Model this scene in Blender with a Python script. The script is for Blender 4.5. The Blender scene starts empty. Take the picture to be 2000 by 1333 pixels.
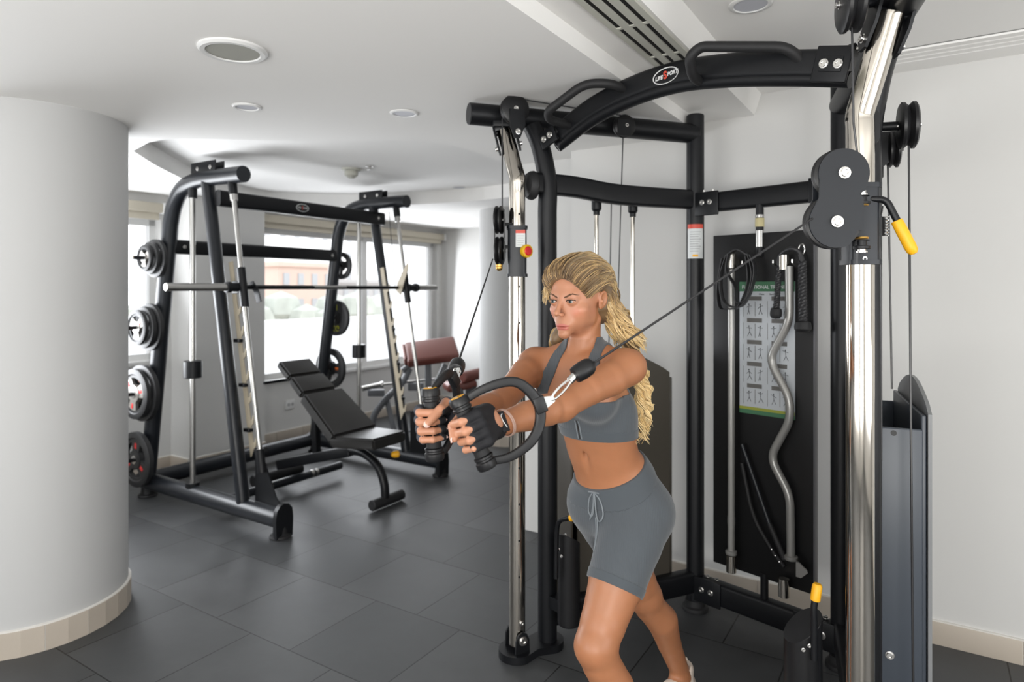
import bpy, bmesh, math, random
import numpy as np
from mathutils import Vector, Matrix, Euler

sc = bpy.context.scene
C = bpy.context.collection
PI = math.pi
random.seed(7)
RNG = np.random.default_rng(11)

# ------------------------------------------------------------------ camera
CAM_H, FPX = 1.48, 1274.0
cam = bpy.data.cameras.new('camera'); camo = bpy.data.objects.new('camera', cam); C.objects.link(camo)
camo.location = (0, 0, CAM_H); camo.rotation_euler = (PI / 2, 0, 0)
cam.sensor_width = 36; cam.lens = FPX / 2000 * 36
cam.shift_y = -(666.5 - 565) / 2000
cam.dof.use_dof = True; cam.dof.focus_distance = 1.78; cam.dof.aperture_fstop = 3.0
cam.clip_start = 0.05
sc.camera = camo

# ------------------------------------------------------------------ colour management
sc.view_settings.view_transform = 'Standard'; sc.view_settings.look = 'None'
sc.view_settings.exposure = 0.10; sc.view_settings.gamma = 1.0
sc.view_settings.use_curve_mapping = False
sc.cycles.use_denoising = True
sc.cycles.max_bounces = 8; sc.cycles.diffuse_bounces = 5; sc.cycles.glossy_bounces = 4
sc.cycles.sample_clamp_indirect = 6.0
sc.cycles.caustics_reflective = False; sc.cycles.caustics_refractive = False

# ------------------------------------------------------------------ world (bright hazy sky)
w = bpy.data.worlds.new('sky'); sc.world = w; w.use_nodes = True
bgn = w.node_tree.nodes['Background']
bgn.inputs[0].default_value = (0.93, 0.96, 1.0, 1); bgn.inputs[1].default_value = 3.0

# room axes: u runs along the window wall, v runs towards the window wall
YAW = math.atan2(808, 1274)
UX, UY = math.sin(YAW), math.cos(YAW)
def R(u, v, z=0.0):
    return Vector((u * UX - v * UY, u * UY + v * UX, z))
ROOM = Matrix(((UX, -UY, 0, 0), (UY, UX, 0, 0), (0, 0, 1, 0), (0, 0, 0, 1)))
def P(px, py, Y):                      # a measured point: picture position at a given depth
    return Vector(((px - 1000) / FPX * Y, Y, CAM_H - (py - 565) / FPX * Y))

def area_light(name, loc, target, sx, sy, energy, col=(1, 1, 1)):
    l = bpy.data.lights.new(name, 'AREA'); l.shape = 'RECTANGLE'; l.size = sx; l.size_y = sy
    l.energy = energy; l.color = col
    o = bpy.data.objects.new(name, l); C.objects.link(o); o.location = loc
    o.rotation_euler = (Vector(target) - Vector(loc)).to_track_quat('-Z', 'Y').to_euler()
    return o
# daylight through the windows of the left wall (off frame), the rear wall and the window wall
area_light('daylight_left_front', R(-1.90, 1.6, 0.80), R(0.1, 1.4, 3.6), 2.2, 1.0, 44, (1.0, 0.968, 0.92))
area_light('daylight_left_rear', R(-1.90, -1.2, 0.95), R(1.2, -.6, 3.8), 2.3, 1.1, 84, (1.0, 0.968, 0.91))
area_light('daylight_rear', R(1.4, -2.92, 1.1), R(1.6, 0, 3.8), 2.6, 1.2, 30, (1.0, 0.98, 0.94))
area_light('daylight_far', R(5.3, 5.20, 1.35), R(5.0, 0, 1.0), 2.6, 1.4, 46, (0.93, 0.96, 1.0))
area_light('daylight_far_left', R(1.2, 5.20, 1.20), R(1.0, 2.2, 3.0), 2.4, 1.0, 110, (0.93, 0.96, 1.0))

# ------------------------------------------------------------------ materials
MATS = {}
def mat(name, col, rough=0.5, metal=0.0, spec=0.5, bump=0.0, bscale=80, var=0.0, vscale=6, coat=0.0, sheen=0.0):
    if name in MATS: return MATS[name]
    m = bpy.data.materials.new(name); m.use_nodes = True
    nt = m.node_tree; b = nt.nodes['Principled BSDF']
    b.inputs['Base Color'].default_value = (*col, 1); b.inputs['Roughness'].default_value = rough
    b.inputs['Metallic'].default_value = metal; b.inputs['Specular IOR Level'].default_value = spec
    b.inputs['Coat Weight'].default_value = coat; b.inputs['Sheen Weight'].default_value = sheen
    tc = nt.nodes.new('ShaderNodeTexCoord')
    if var > 0:
        n = nt.nodes.new('ShaderNodeTexNoise'); n.inputs['Scale'].default_value = vscale; n.inputs['Detail'].default_value = 4
        nt.links.new(tc.outputs['Object'], n.inputs['Vector'])
        mx = nt.nodes.new('ShaderNodeMix'); mx.data_type = 'RGBA'
        mx.inputs[6].default_value = (*[max(0, c * (1 - var)) for c in col], 1)
        mx.inputs[7].default_value = (*[min(1, c * (1 + var)) for c in col], 1)
        nt.links.new(n.outputs[0], mx.inputs[0]); nt.links.new(mx.outputs[2], b.inputs['Base Color'])
    if bump > 0:
        n = nt.nodes.new('ShaderNodeTexNoise'); n.inputs['Scale'].default_value = bscale; n.inputs['Detail'].default_value = 3
        nt.links.new(tc.outputs['Object'], n.inputs['Vector'])
        bp = nt.nodes.new('ShaderNodeBump'); bp.inputs['Strength'].default_value = bump; bp.inputs['Distance'].default_value = 0.002
        nt.links.new(n.outputs[0], bp.inputs['Height']); nt.links.new(bp.outputs[0], b.inputs['Normal'])
    MATS[name] = m
    return m
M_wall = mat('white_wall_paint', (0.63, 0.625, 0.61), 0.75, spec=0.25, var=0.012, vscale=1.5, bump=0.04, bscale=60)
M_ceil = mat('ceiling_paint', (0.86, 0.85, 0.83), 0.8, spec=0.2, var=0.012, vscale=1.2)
M_col = mat('column_paint_shaded', (0.52, 0.52, 0.515), 0.75, spec=0.25, var=0.012, vscale=1.5, bump=0.04, bscale=60)  # greyer than the walls: the column's shade is put into the colour
M_base = mat('beige_tile', (0.50, 0.44, 0.37), 0.45, var=0.10, vscale=5)
M_grout = mat('white_grout', (0.72, 0.70, 0.66), 0.8)
M_black = mat('black_powder_coat', (0.0055, 0.006, 0.0075), 0.38, spec=0.34, bump=0.15, bscale=900)
M_blackm = mat('black_plastic', (0.008, 0.008, 0.009), 0.4, spec=0.4)
M_rubber = mat('black_rubber', (0.014, 0.014, 0.015), 0.6, spec=0.4, bump=0.15, bscale=300)
M_grayf = mat('charcoal_powder_coat', (0.013, 0.015, 0.019), 0.34, spec=0.42)
M_chrome = mat('polished_chrome', (0.62, 0.58, 0.52), 0.10, metal=1.0)
M_steel = mat('brushed_steel', (0.52, 0.51, 0.49), 0.26, metal=1.0)
M_bolt = mat('bolt_steel', (0.75, 0.74, 0.72), 0.2, metal=1.0)
M_brass = mat('brass_ring', (0.75, 0.45, 0.12), 0.3, metal=1.0)
M_yellow = mat('yellow_grip', (0.85, 0.42, 0.012), 0.42, spec=0.4)
M_red = mat('red_plastic', (0.62, 0.02, 0.02), 0.4)
M_greybar = mat('grey_bar_paint', (0.33, 0.325, 0.31), 0.3, metal=0.4)
M_cable = mat('cable_coating', (0.02, 0.02, 0.022), 0.35)
M_shroud = mat('shroud_blue_grey', (0.052, 0.062, 0.078), 0.38)
M_shroudb = mat('shroud_olive_reflection', (0.07, 0.062, 0.05), 0.4)  # olive tone of a reflection, put into the base colour
M_vinyl = mat('black_vinyl', (0.018, 0.017, 0.016), 0.42, spec=0.5, bump=0.25, bscale=150)
M_brown = mat('brown_vinyl', (0.13, 0.035, 0.025), 0.4, spec=0.5, bump=0.2, bscale=150)
M_ivory = mat('ivory_rack_steel', (0.55, 0.48, 0.36), 0.45)
M_white = mat('white_plastic', (0.72, 0.72, 0.71), 0.45)
M_offwhite = mat('off_white_plastic', (0.52, 0.52, 0.46), 0.5)
M_label = mat('label_white', (0.62, 0.64, 0.64), 0.4)
M_blind = mat('cream_blind_fabric', (0.50, 0.46, 0.38), 0.85)
M_darkhole = mat('dark_slot', (0.006, 0.006, 0.006), 0.9)

# ------------------------------------------------------------------ mesh helpers
def ortho(d):
    d = Vector(d).normalized()
    a = Vector((0, 0, 1)) if abs(d.z) < 0.95 else Vector((1, 0, 0))
    x = a.cross(d).normalized(); y = d.cross(x).normalized()
    return x, y, d

SPLIT = {'bracket_plate', 'bolt', 'board_post', 'hook', 'guide_rod', 'rod_collar', 'pulley_bracket', 'brass_washer', 'hinge', 'stud', 'post_sleeve', 'base_bracket', 'release_cable', 'tie_band', 'bar_rest', 'counterweight', 'pedal_arm', 'spring_housing', 'insert', 'backing', 'weight_block', 'collar', 'adjustment_hole', 'chart_heading', 'chart_line'}
class MB:
    def __init__(s): s.v = []; s.f = []; s.cuts = []
    def add(s, vs, fs):
        s.cuts.append((len(s.v), len(s.f))); n = len(s.v); s.v += [tuple(v) for v in vs]; s.f += [tuple(i + n for i in f) for f in fs]; return s
    def box(s, c, size, m=None, bev=0.0):
        hx, hy, hz = (a / 2 for a in size); c = Vector(c)
        if bev > 0:
            b = min(bev, hx * .9, hy * .9, hz * .9)
            bm = bmesh.new(); bmesh.ops.create_cube(bm, size=1)
            for v in bm.verts: v.co = Vector((v.co.x * size[0], v.co.y * size[1], v.co.z * size[2]))
            bmesh.ops.bevel(bm, geom=list(bm.edges), offset=b, segments=3, profile=0.5, affect='EDGES')
            vs = [v.co.copy() for v in bm.verts]; bm.verts.index_update()
            fs = [[v.index for v in f.verts] for f in bm.faces]; bm.free()
        else:
            vs = [Vector((x, y, z)) for x in (-hx, hx) for y in (-hy, hy) for z in (-hz, hz)]
            fs = [(0, 1, 3, 2), (4, 6, 7, 5), (0, 4, 5, 1), (2, 3, 7, 6), (0, 2, 6, 4), (1, 5, 7, 3)]
        if m is not None: vs = [m @ v for v in vs]
        return s.add([v + c for v in vs], fs)
    def bar(s, a, b, w, h, up=(0, 0, 1), bev=0.0):      # rectangular bar from a to b; h along up, w sideways
        a, b = Vector(a), Vector(b); d = (b - a); L = d.length; d.normalize()
        y = Vector(up); y = (y - d * y.dot(d)).normalized(); x = y.cross(d).normalized()
        m = Matrix((x, y, d)).transposed()
        return s.box((a + b) / 2, (w, h, L), m, bev)
    def sweep(s, pts, prof, up=None, closed=False, cap=True, radii=None):
        """prof: list of (x,y) in the section plane; parallel transport along pts"""
        pts = [Vector(p) for p in pts]; n = len(pts); k = len(prof)
        tang = []
        for i in range(n):
            if closed: t = pts[(i + 1) % n] - pts[i - 1]
            else: t = pts[min(i + 1, n - 1)] - pts[max(i - 1, 0)]
            tang.append(t.normalized())
        x, y, _ = ortho(tang[0])
        if up is not None:
            y = Vector(up); y = (y - tang[0] * y.dot(tang[0])).normalized(); x = y.cross(tang[0]).normalized()
        vs = []
        for i in range(n):
            t = tang[i]
            if i > 0:
                q = tang[i - 1].rotation_difference(t); x = q @ x
                if up is not None:
                    y = Vector(up); y = (y - t * y.dot(t))
                    if y.length > 1e-4: y.normalize(); x = y.cross(t).normalized()
                x = (x - t * x.dot(t)).normalized()
            y = t.cross(x)
            r = radii[i] if radii is not None else 1.0
            vs += [pts[i] + x * (px * r) + y * (py * r) for px, py in prof]
        fs = []
        m = n if closed else n - 1
        for i in range(m):
            for j in range(k):
                a = i * k + j; b = i * k + (j + 1) % k; c = ((i + 1) % n) * k + (j + 1) % k; d = ((i + 1) % n) * k + j
                fs.append((a, b, c, d))
        if cap and not closed:
            fs.append(tuple(reversed(range(k)))); fs.append(tuple((n - 1) * k + j for j in range(k)))
        return s.add(vs, fs)
    def tube(s, pts, r, seg=16, closed=False, cap=True, flat=1.0, up=None, radii=None):
        prof = [(math.cos(a) * r, math.sin(a) * r * flat) for a in (2 * PI * i / seg for i in range(seg))]
        return s.sweep(pts, prof, up=up, closed=closed, cap=cap, radii=radii)
    def lathe(s, c, axis, prof, seg=28):                # prof: (radius, height along axis)
        x, y, d = ortho(axis); c = Vector(c); vs = []; fs = []; k = seg
        for r, h in prof:
            r = max(r, 1e-5)
            vs += [c + d * h + x * (math.cos(2 * PI * i / k) * r) + y * (math.sin(2 * PI * i / k) * r) for i in range(k)]
        for j in range(len(prof) - 1):
            for i in range(k):
                fs.append((j * k + i, j * k + (i + 1) % k, (j + 1) * k + (i + 1) % k, (j + 1) * k + i))
        fs.append(tuple(reversed(range(k)))); fs.append(tuple((len(prof) - 1) * k + i for i in range(k)))
        return s.add(vs, fs)
    def cyl(s, a, b, r, seg=24, bev=0.0):
        a, b = Vector(a), Vector(b); L = (b - a).length
        pr = [(r, 0), (r, L)] if bev <= 0 else [(r - bev, 0), (r, bev), (r, L - bev), (r - bev, L)]
        return s.lathe(a, b - a, pr, seg)
    def prism(s, poly, origin, ax, ay, az, depth):      # poly in (ax, ay), centred extrusion along az
        o, ax, ay, az = Vector(origin), Vector(ax), Vector(ay), Vector(az); n = len(poly)
        vs = [o + ax * p[0] + ay * p[1] - az * (depth / 2) for p in poly] + [o + ax * p[0] + ay * p[1] + az * (depth / 2) for p in poly]
        fs = [tuple(reversed(range(n))), tuple(range(n, 2 * n))] + [(i, (i + 1) % n, n + (i + 1) % n, n + i) for i in range(n)]
        return s.add(vs, fs)
    def sphere(s, c, r, sx=1, sy=1, sz=1, seg=16):
        c = Vector(c); vs = []; fs = []
        for j in range(seg // 2 + 1):
            th = PI * j / (seg // 2)
            for i in range(seg):
                a = 2 * PI * i / seg
                vs.append(c + Vector((math.sin(th) * math.cos(a) * r * sx, math.sin(th) * math.sin(a) * r * sy, math.cos(th) * r * sz)))
        for j in range(seg // 2):
            for i in range(seg):
                fs.append((j * seg + i, (j + 1) * seg + i, (j + 1) * seg + (i + 1) % seg, j * seg + (i + 1) % seg))
        return s.add(vs, fs)
    def build(s, name, m, parent=None, smooth=True, angle=0.6, origin=None):
        if name in SPLIT and len(s.cuts) > 1:             # separate pieces become separate parts
            ends = s.cuts[1:] + [(len(s.v), len(s.f))]; last = None
            for (a, c), (b, d) in zip(s.cuts, ends):
                q = MB(); q.add(s.v[a:b], [tuple(i - a for i in f) for f in s.f[c:d]]); o = q.build(name, m, parent, smooth, angle, origin); last = last or o
            return last
        me = bpy.data.meshes.new(name)
        if origin is None:
            xs = np.array(s.v); origin = Vector(((xs.min(0) + xs.max(0)) / 2).tolist())
        origin = Vector(origin)
        me.from_pydata([tuple(Vector(v) - origin) for v in s.v], [], s.f); me.validate()
        bm = bmesh.new(); bm.from_mesh(me)
        bmesh.ops.remove_doubles(bm, verts=bm.verts, dist=1e-6)
        bmesh.ops.recalc_face_normals(bm, faces=bm.faces); bm.to_mesh(me); bm.free()
        if smooth:
            me.polygons.foreach_set('use_smooth', [True] * len(me.polygons))
            me.set_sharp_from_angle(angle=angle)
        me.materials.append(m)
        o = bpy.data.objects.new(name, me); C.objects.link(o)
        pl = WLOC.get(parent.name, Vector()) if parent else Vector()
        o.location = origin - pl
        if parent: o.parent = parent
        WLOC[o.name] = origin
        return o
WLOC = {}
def tag(o, label=None, cat=None, group=None, kind=None):
    if label: o['label'] = label
    if cat: o['category'] = cat
    if group: o['group'] = group
    if kind: o['kind'] = kind
    return o
def thing(name, loc, label, cat, group=None):
    o = bpy.data.objects.new(name, None); C.objects.link(o); o.location = loc; o.empty_display_size = 0.1
    WLOC[o.name] = Vector(loc)
    return tag(o, label, cat, group)
def struct(name, mb, m, **k):
    return tag(mb.build(name, m, None, **k), kind='structure')
def kids(o): return [c for c in bpy.data.objects if c.parent == o]
def copy_tree(o, parent=None):
    c = o.copy(); C.objects.link(c)
    if parent: c.parent = parent
    for ch in kids(o): copy_tree(ch, c)
    return c
def smooth_path(pts, n=8, closed=False):                 # Catmull-Rom
    pts = [Vector(p) for p in pts]; N = len(pts); out = []
    rng = range(N) if closed else range(N - 1)
    for i in rng:
        if closed: p0, p1, p2, p3 = pts[i - 1], pts[i], pts[(i + 1) % N], pts[(i + 2) % N]
        else: p0, p1, p2, p3 = pts[max(i - 1, 0)], pts[i], pts[i + 1], pts[min(i + 2, N - 1)]
        for j in range(n):
            t = j / n
            out.append(0.5 * ((2 * p1) + (p2 - p0) * t + (2 * p0 - 5 * p1 + 4 * p2 - p3) * t * t + (3 * p1 - p0 - 3 * p2 + p3) * t ** 3))
    if not closed: out.append(pts[-1])
    return out
def fillet(pts, r, n=6):                                  # polyline with rounded corners
    pts = [Vector(p) for p in pts]; out = [pts[0]]
    for i in range(1, len(pts) - 1):
        a, b, c = pts[i - 1], pts[i], pts[i + 1]
        d1 = (a - b); d2 = (c - b); rr = min(r, d1.length * .45, d2.length * .45)
        p, q = b + d1.normalized() * rr, b + d2.normalized() * rr
        for j in range(n + 1):
            t = j / n; out.append(p.lerp(b, t).lerp(b.lerp(q, t), t))
    out.append(pts[-1]); return out
def rrect(w, h, r, n=4):
    out = []
    for cx, cy, a0 in ((w / 2 - r, h / 2 - r, 0), (-w / 2 + r, h / 2 - r, PI / 2), (-w / 2 + r, -h / 2 + r, PI), (w / 2 - r, -h / 2 + r, 1.5 * PI)):
        for i in range(n + 1):
            a = a0 + PI / 2 * i / n; out.append((cx + r * math.cos(a), cy + r * math.sin(a)))
    return out
def text_part(name, txt, size, origin, ax, ay, m, parent, align='CENTER', shear=0.0, sx=1.0, extr=0.0006, bold=0.0):
    cu = bpy.data.curves.new(name, 'FONT'); cu.body = txt; cu.size = size; cu.align_x = align; cu.align_y = 'CENTER'
    cu.extrude = extr; cu.shear = shear; cu.offset = bold; cu.resolution_u = 3
    o = bpy.data.objects.new('tmp', cu); C.objects.link(o)
    dg = bpy.context.evaluated_depsgraph_get(); me = bpy.data.meshes.new_from_object(o.evaluated_get(dg))
    bpy.data.objects.remove(o)
    ax, ay = Vector(ax).normalized(), Vector(ay).normalized(); az = ax.cross(ay)
    mb = MB(); mb.add([Vector(origin) + ax * (v.co.x * sx) + ay * v.co.y + az * v.co.z for v in me.vertices], [tuple(p.vertices) for p in me.polygons])
    bpy.data.meshes.remove(me)
    return mb.build(name, m, parent, smooth=False)
def bolt(mb, c, axis, r=0.008, h=0.006):
    mb.lathe(c, axis, [(r * 1.35, 0), (r * 1.35, h * .3), (r, h * .35), (r, h), (r * .55, h), (r * .5, h * .6), (0.0005, h * .6)], 12)
# ================================================================== THE ROOM
ZL, ZS, ZH, ZR = 2.25, 2.31, 2.408, 2.364        # low ceiling, vent strip, high ceiling, recess
U0, U1, UF = -2.0, 3.25, 6.66                      # left wall, right wall (behind the machine), far right wall
V0, V1, VE = -3.0, 5.31, 1.67                      # rear wall, window wall, end of the right wall
VB = .945                                          # edge of the low ceiling
def quad_uv(mb, pts): mb.add([R(*p) for p in pts], [(0, 1, 2, 3)])
def wbox(mb, u0, u1, v0, v1, z0, z1, bev=0.0):
    return mb.box(R((u0 + u1) / 2, (v0 + v1) / 2, (z0 + z1) / 2), (u1 - u0, v1 - v0, z1 - z0), ROOM.to_3x3(), bev)

# floor: grey porcelain tiles, half bond
mf = bpy.data.materials.new('grey_floor_tile'); mf.use_nodes = True
nt = mf.node_tree; bs = nt.nodes['Principled BSDF']
tc = nt.nodes.new('ShaderNodeTexCoord')
sep = nt.nodes.new('ShaderNodeSeparateXYZ'); nt.links.new(tc.outputs['Object'], sep.inputs[0])
def lin(a, b, c):                                    # a*x + b*y + c
    m1 = nt.nodes.new('ShaderNodeMath'); m1.operation = 'MULTIPLY'; m1.inputs[1].default_value = a; nt.links.new(sep.outputs[0], m1.inputs[0])
    m2 = nt.nodes.new('ShaderNodeMath'); m2.operation = 'MULTIPLY_ADD'; m2.inputs[1].default_value = b; nt.links.new(sep.outputs[1], m2.inputs[0]); nt.links.new(m1.outputs[0], m2.inputs[2])
    m3 = nt.nodes.new('ShaderNodeMath'); m3.operation = 'ADD'; m3.inputs[1].default_value = c; nt.links.new(m2.outputs[0], m3.inputs[0]); return m3
TW, TH = 0.4945, 0.5025
along_v = lin(-UY, UX, -2.20 + TW / 2 + TW * 40); along_u = lin(UX, UY, -1.766 + TH * 40)
cmb = nt.nodes.new('ShaderNodeCombineXYZ'); nt.links.new(along_v.outputs[0], cmb.inputs[0]); nt.links.new(along_u.outputs[0], cmb.inputs[1])
br = nt.nodes.new('ShaderNodeTexBrick'); br.inputs['Scale'].default_value = 1; br.inputs['Brick Width'].default_value = TW
br.inputs['Row Height'].default_value = TH; br.inputs['Mortar Size'].default_value = 0.0030; br.inputs['Mortar Smooth'].default_value = 0.3
br.inputs['Color1'].default_value = (0.045, 0.047, 0.049, 1); br.inputs['Color2'].default_value = (0.064, 0.066, 0.068, 1); br.inputs['Mortar'].default_value = (0.008, 0.008, 0.008, 1)
nt.links.new(cmb.outputs[0], br.inputs['Vector'])
ns = nt.nodes.new('ShaderNodeTexNoise'); ns.inputs['Scale'].default_value = 5; ns.inputs['Detail'].default_value = 8; ns.inputs['Roughness'].default_value = .65
nt.links.new(tc.outputs['Object'], ns.inputs['Vector'])
rmp = nt.nodes.new('ShaderNodeMapRange'); rmp.inputs[1].default_value = .3; rmp.inputs[2].default_value = .75; rmp.inputs[3].default_value = .82; rmp.inputs[4].default_value = 1.22
nt.links.new(ns.outputs[0], rmp.inputs[0])
mul = nt.nodes.new('ShaderNodeMix'); mul.data_type = 'RGBA'; mul.blend_type = 'MULTIPLY'; mul.inputs[0].default_value = 1
nt.links.new(br.outputs['Color'], mul.inputs[6]); nt.links.new(rmp.outputs[0], mul.inputs[7]); nt.links.new(mul.outputs[2], bs.inputs['Base Color'])
rr = nt.nodes.new('ShaderNodeMapRange'); rr.inputs[3].default_value = .42; rr.inputs[4].default_value = .58; nt.links.new(ns.outputs[0], rr.inputs[0]); nt.links.new(rr.outputs[0], bs.inputs['Roughness'])
bp = nt.nodes.new('ShaderNodeBump'); bp.inputs['Strength'].default_value = .5; bp.inputs['Distance'].default_value = .0015; bp.invert = True
nt.links.new(br.outputs['Fac'], bp.inputs['Height']); nt.links.new(bp.outputs[0], bs.inputs['Normal'])
mb = MB(); wbox(mb, U0 - .2, UF + .2, V0 - .2, V1 + .2, -.1, 0)
fl = struct('floor', mb, mf, smooth=False, origin=(0, 0, 0))

# low ceiling with its free-form recess
rec = [(1.31, 2.52), (1.50, 2.72), (1.72, 2.92), (2.0, 3.16), (2.3, 3.33), (2.58, 3.38), (2.80, 3.22), (2.98, 2.95), (3.09, 2.5), (3.12, 2.1), (3.0, 1.78), (2.6, 1.55),
       (2.1, 1.45), (1.773, 1.49), (1.579, 1.80), (1.386, 2.04), (1.28, 2.2), (1.265, 2.33)]
rec = [(a * 1.48, b * 1.48) for a, b in rec]
curve = smooth_path([(a, b, 0) for a, b in rec[1:]], 5) + [Vector((*rec[0], 0))]   # the tip stays sharp
outer = [(U0 - .1, VB), (UF + .1, VB), (UF + .1, V1 + .1), (U0 - .1, V1 + .1)]
bm = bmesh.new()
def loop(pts):
    vs = [bm.verts.new(R(p[0], p[1], ZL)) for p in pts]
    return [bm.edges.new((vs[i], vs[(i + 1) % len(vs)])) for i in range(len(vs))]
eds = loop(outer) + loop([(p.x, p.y) for p in curve])
bmesh.ops.triangle_fill(bm, edges=eds, use_beauty=True, normal=(0, 0, -1))
bm.verts.index_update()
mb = MB(); mb.add([v.co.copy() for v in bm.verts], [[v.index for v in f.verts] for f in bm.faces]); bm.free()
n = len(curve)
vs = [R(p.x, p.y, ZL) for p in curve] + [R(p.x, p.y, ZR) for p in curve]
mb.add(vs, [(i, (i + 1) % n, n + (i + 1) % n, n + i) for i in range(n)])
mb.add([R(p.x, p.y, ZR) for p in curve], [tuple(range(n))])
quad_uv(mb, [(U0, VB, ZL), (UF, VB, ZL), (UF, VB, ZS), (U0, VB, ZS)])
struct('ceiling', mb, M_ceil, smooth=False)
mb = MB()
quad_uv(mb, [(U0, .69, ZS), (UF, .69, ZS), (UF, VB, ZS), (U0, VB, ZS)])
mb.add([R(U0, .69, ZS), R(UF, .69, ZS), R(UF, .66, ZH), R(U0, .66, ZH)], [(0, 1, 2, 3)])
quad_uv(mb, [(U0, V0, ZH), (UF, V0, ZH), (UF, .66, ZH), (U0, .66, ZH)])
struct('ceiling_upper', mb, M_ceil, smooth=False)

# walls
mb = MB(); wbox(mb, U1, U1 + .12, V0, VE, 0, ZH)
struct('wall_right', mb, M_wall, smooth=False)
mb = MB(); wbox(mb, U1 + .18, U1 + .30, VE - .2, 2.10, 0, ZH)
struct('wall_right_return', mb, M_wall, smooth=False)
mb = MB(); wbox(mb, UF, UF + .12, V0, V1, 0, ZH)
struct('wall_far_right', mb, M_wall, smooth=False)
WIN = [(0.2, 2.98, 0.90, 2.05), (3.98, 6.58, 0.605, 2.07)]
def wall_with_openings(mb, a0, a1, z1, ops, put):
    xs = a0
    for (o0, o1, s, h) in ops:
        put(mb, xs, o0, 0, z1); put(mb, o0, o1, 0, s); put(mb, o0, o1, h, z1); xs = o1
    put(mb, xs, a1, 0, z1)
mb = MB(); wall_with_openings(mb, U0, UF, ZH, WIN, lambda m, a, b, z0, z1: wbox(m, a, b, V1, V1 + .2, z0, z1))
wbox(mb, 3.07, 3.785, 5.05, V1, 0, ZL)
struct('wall_far', mb, M_wall, smooth=False)
LW = [(-2.4, 0.0, .45, 2.2), (.7, 3.1, .45, 2.2)]
mb = MB(); wall_with_openings(mb, V0, V1, ZH, LW, lambda m, a, b, z0, z1: wbox(m, U0 - .2, U0, a, b, z0, z1))
struct('wall_left', mb, M_wall, smooth=False)
mb = MB(); wall_with_openings(mb, U0, UF, ZH, [(-.8, 1.6, .45, 2.2)], lambda m, a, b, z0, z1: wbox(m, a, b, V0 - .2, V0, z0, z1))
struct('wall_rear', mb, M_wall, smooth=False)

# glass
mg = bpy.data.materials.new('window_glass'); mg.use_nodes = True; nt = mg.node_tree
nt.nodes.remove(nt.nodes['Principled BSDF'])
tr = nt.nodes.new('ShaderNodeBsdfTransparent'); gl = nt.nodes.new('ShaderNodeBsdfGlossy'); gl.inputs['Roughness'].default_value = .02
fr = nt.nodes.new('ShaderNodeFresnel'); fr.inputs[0].default_value = 1.25; mx = nt.nodes.new('ShaderNodeMixShader')
nt.links.new(fr.outputs[0], mx.inputs[0]); nt.links.new(tr.outputs[0], mx.inputs[1]); nt.links.new(gl.outputs[0], mx.inputs[2])
nt.links.new(mx.outputs[0], nt.nodes['Material Output'].inputs[0])
def window(name, u0, u1, z0, z1, mull):
    mb = MB(); t = .05
    for (a, b, c, d) in ((u0, u1, z0, z0 + t), (u0, u1, z1 - t, z1), (u0, u0 + t, z0, z1), (u1 - t, u1, z0, z1)):
        wbox(mb, a, b, V1 + .08, V1 + .14, c, d)
    for m_ in mull: wbox(mb, m_ - .035, m_ + .035, V1 + .07, V1 + .15, z0, z1)
    fr = struct(name, mb, M_white, smooth=False)
    mb = MB(); wbox(mb, u0 + .03, u1 - .03, V1 + .107, V1 + .113, z0 + .03, z1 - .03)
    mb.build('pane', mg, fr, smooth=False)
    mb = MB(); wbox(mb, u0 - .02, u1 + .02, V1 - .03, V1 + .09, z0 - .03, z0 + .002, .004)
    mb.build('sill', M_white, fr)
window('window_1', *WIN[0][:2], *WIN[0][2:], [1.6])
window('window_2', *WIN[1][:2], *WIN[1][2:], [5.36])
# roller blinds
for (u0, u1, z0, z1, lab) in ((0.2, 2.96, 2.04, 2.175, 'cream roller blind rolled up above the left window, beside the thick column'),
                         (3.84, 6.62, 2.06, 2.185, 'cream roller blind rolled up above the wide window behind the barbell machine')):
    t = thing('roller_blind', R((u0 + u1) / 2, V1 - .05, z0), lab, 'blind', 'roller blinds above the windows')
    mb = MB(); wbox(mb, u0, u1, V1 - .085, V1 - .005, z1 - .075, z1, .006); mb.build('cassette', M_blind, t)
    mb = MB(); wbox(mb, u0 + .02, u1 - .02, V1 - .05, V1 - .045, z0, z1 - .07); mb.build('fabric', M_blind, t)
    mb = MB(); wbox(mb, u1 - .005, u1 + .03, V1 - .09, V1 - .001, z1 - .08, z1 + .005, .004); mb.build('bracket', M_white, t)

# baseboards (tiles with light joints)
def tile_base(name, path, h=.095, t=.014, step=.33, top=True):
    """path: list of (u,v) runs; tiles stand on the room side (left of travel)"""
    mb = MB(); jn = MB()
    for (a, b) in zip(path[:-1], path[1:]):
        A, B = R(*a), R(*b); L = (B - A).length; d = (B - A).normalized(); nn = Vector((-d.y, d.x, 0)); k = max(1, round(L / step))
        for i in range(k):
            p, q = A.lerp(B, i / k) + d * .0015, A.lerp(B, (i + 1) / k) - d * .0015
            mb.bar(p + nn * t / 2 + Vector((0, 0, h / 2)), q + nn * t / 2 + Vector((0, 0, h / 2)), t, h, bev=.0015)
        jn.bar(A + nn * t * .4 + Vector((0, 0, h / 2 + .003)), B + nn * t * .4 + Vector((0, 0, h / 2 + .003)), t * .8, h + .004)
    o = struct(name, mb, M_base); jn.build('grout_line', M_grout, o)
tile_base('baseboard_right', [(U1, V0 + .02), (U1, VE)])
tile_base('baseboard_far', [(U1 + 3.37, V1), (3.785, V1), (3.785, 5.05), (3.07, 5.05), (3.07, V1), (U0 + .02, V1)])
tile_base('baseboard_far_right', [(UF, 2.0), (UF, V1)])

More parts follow.
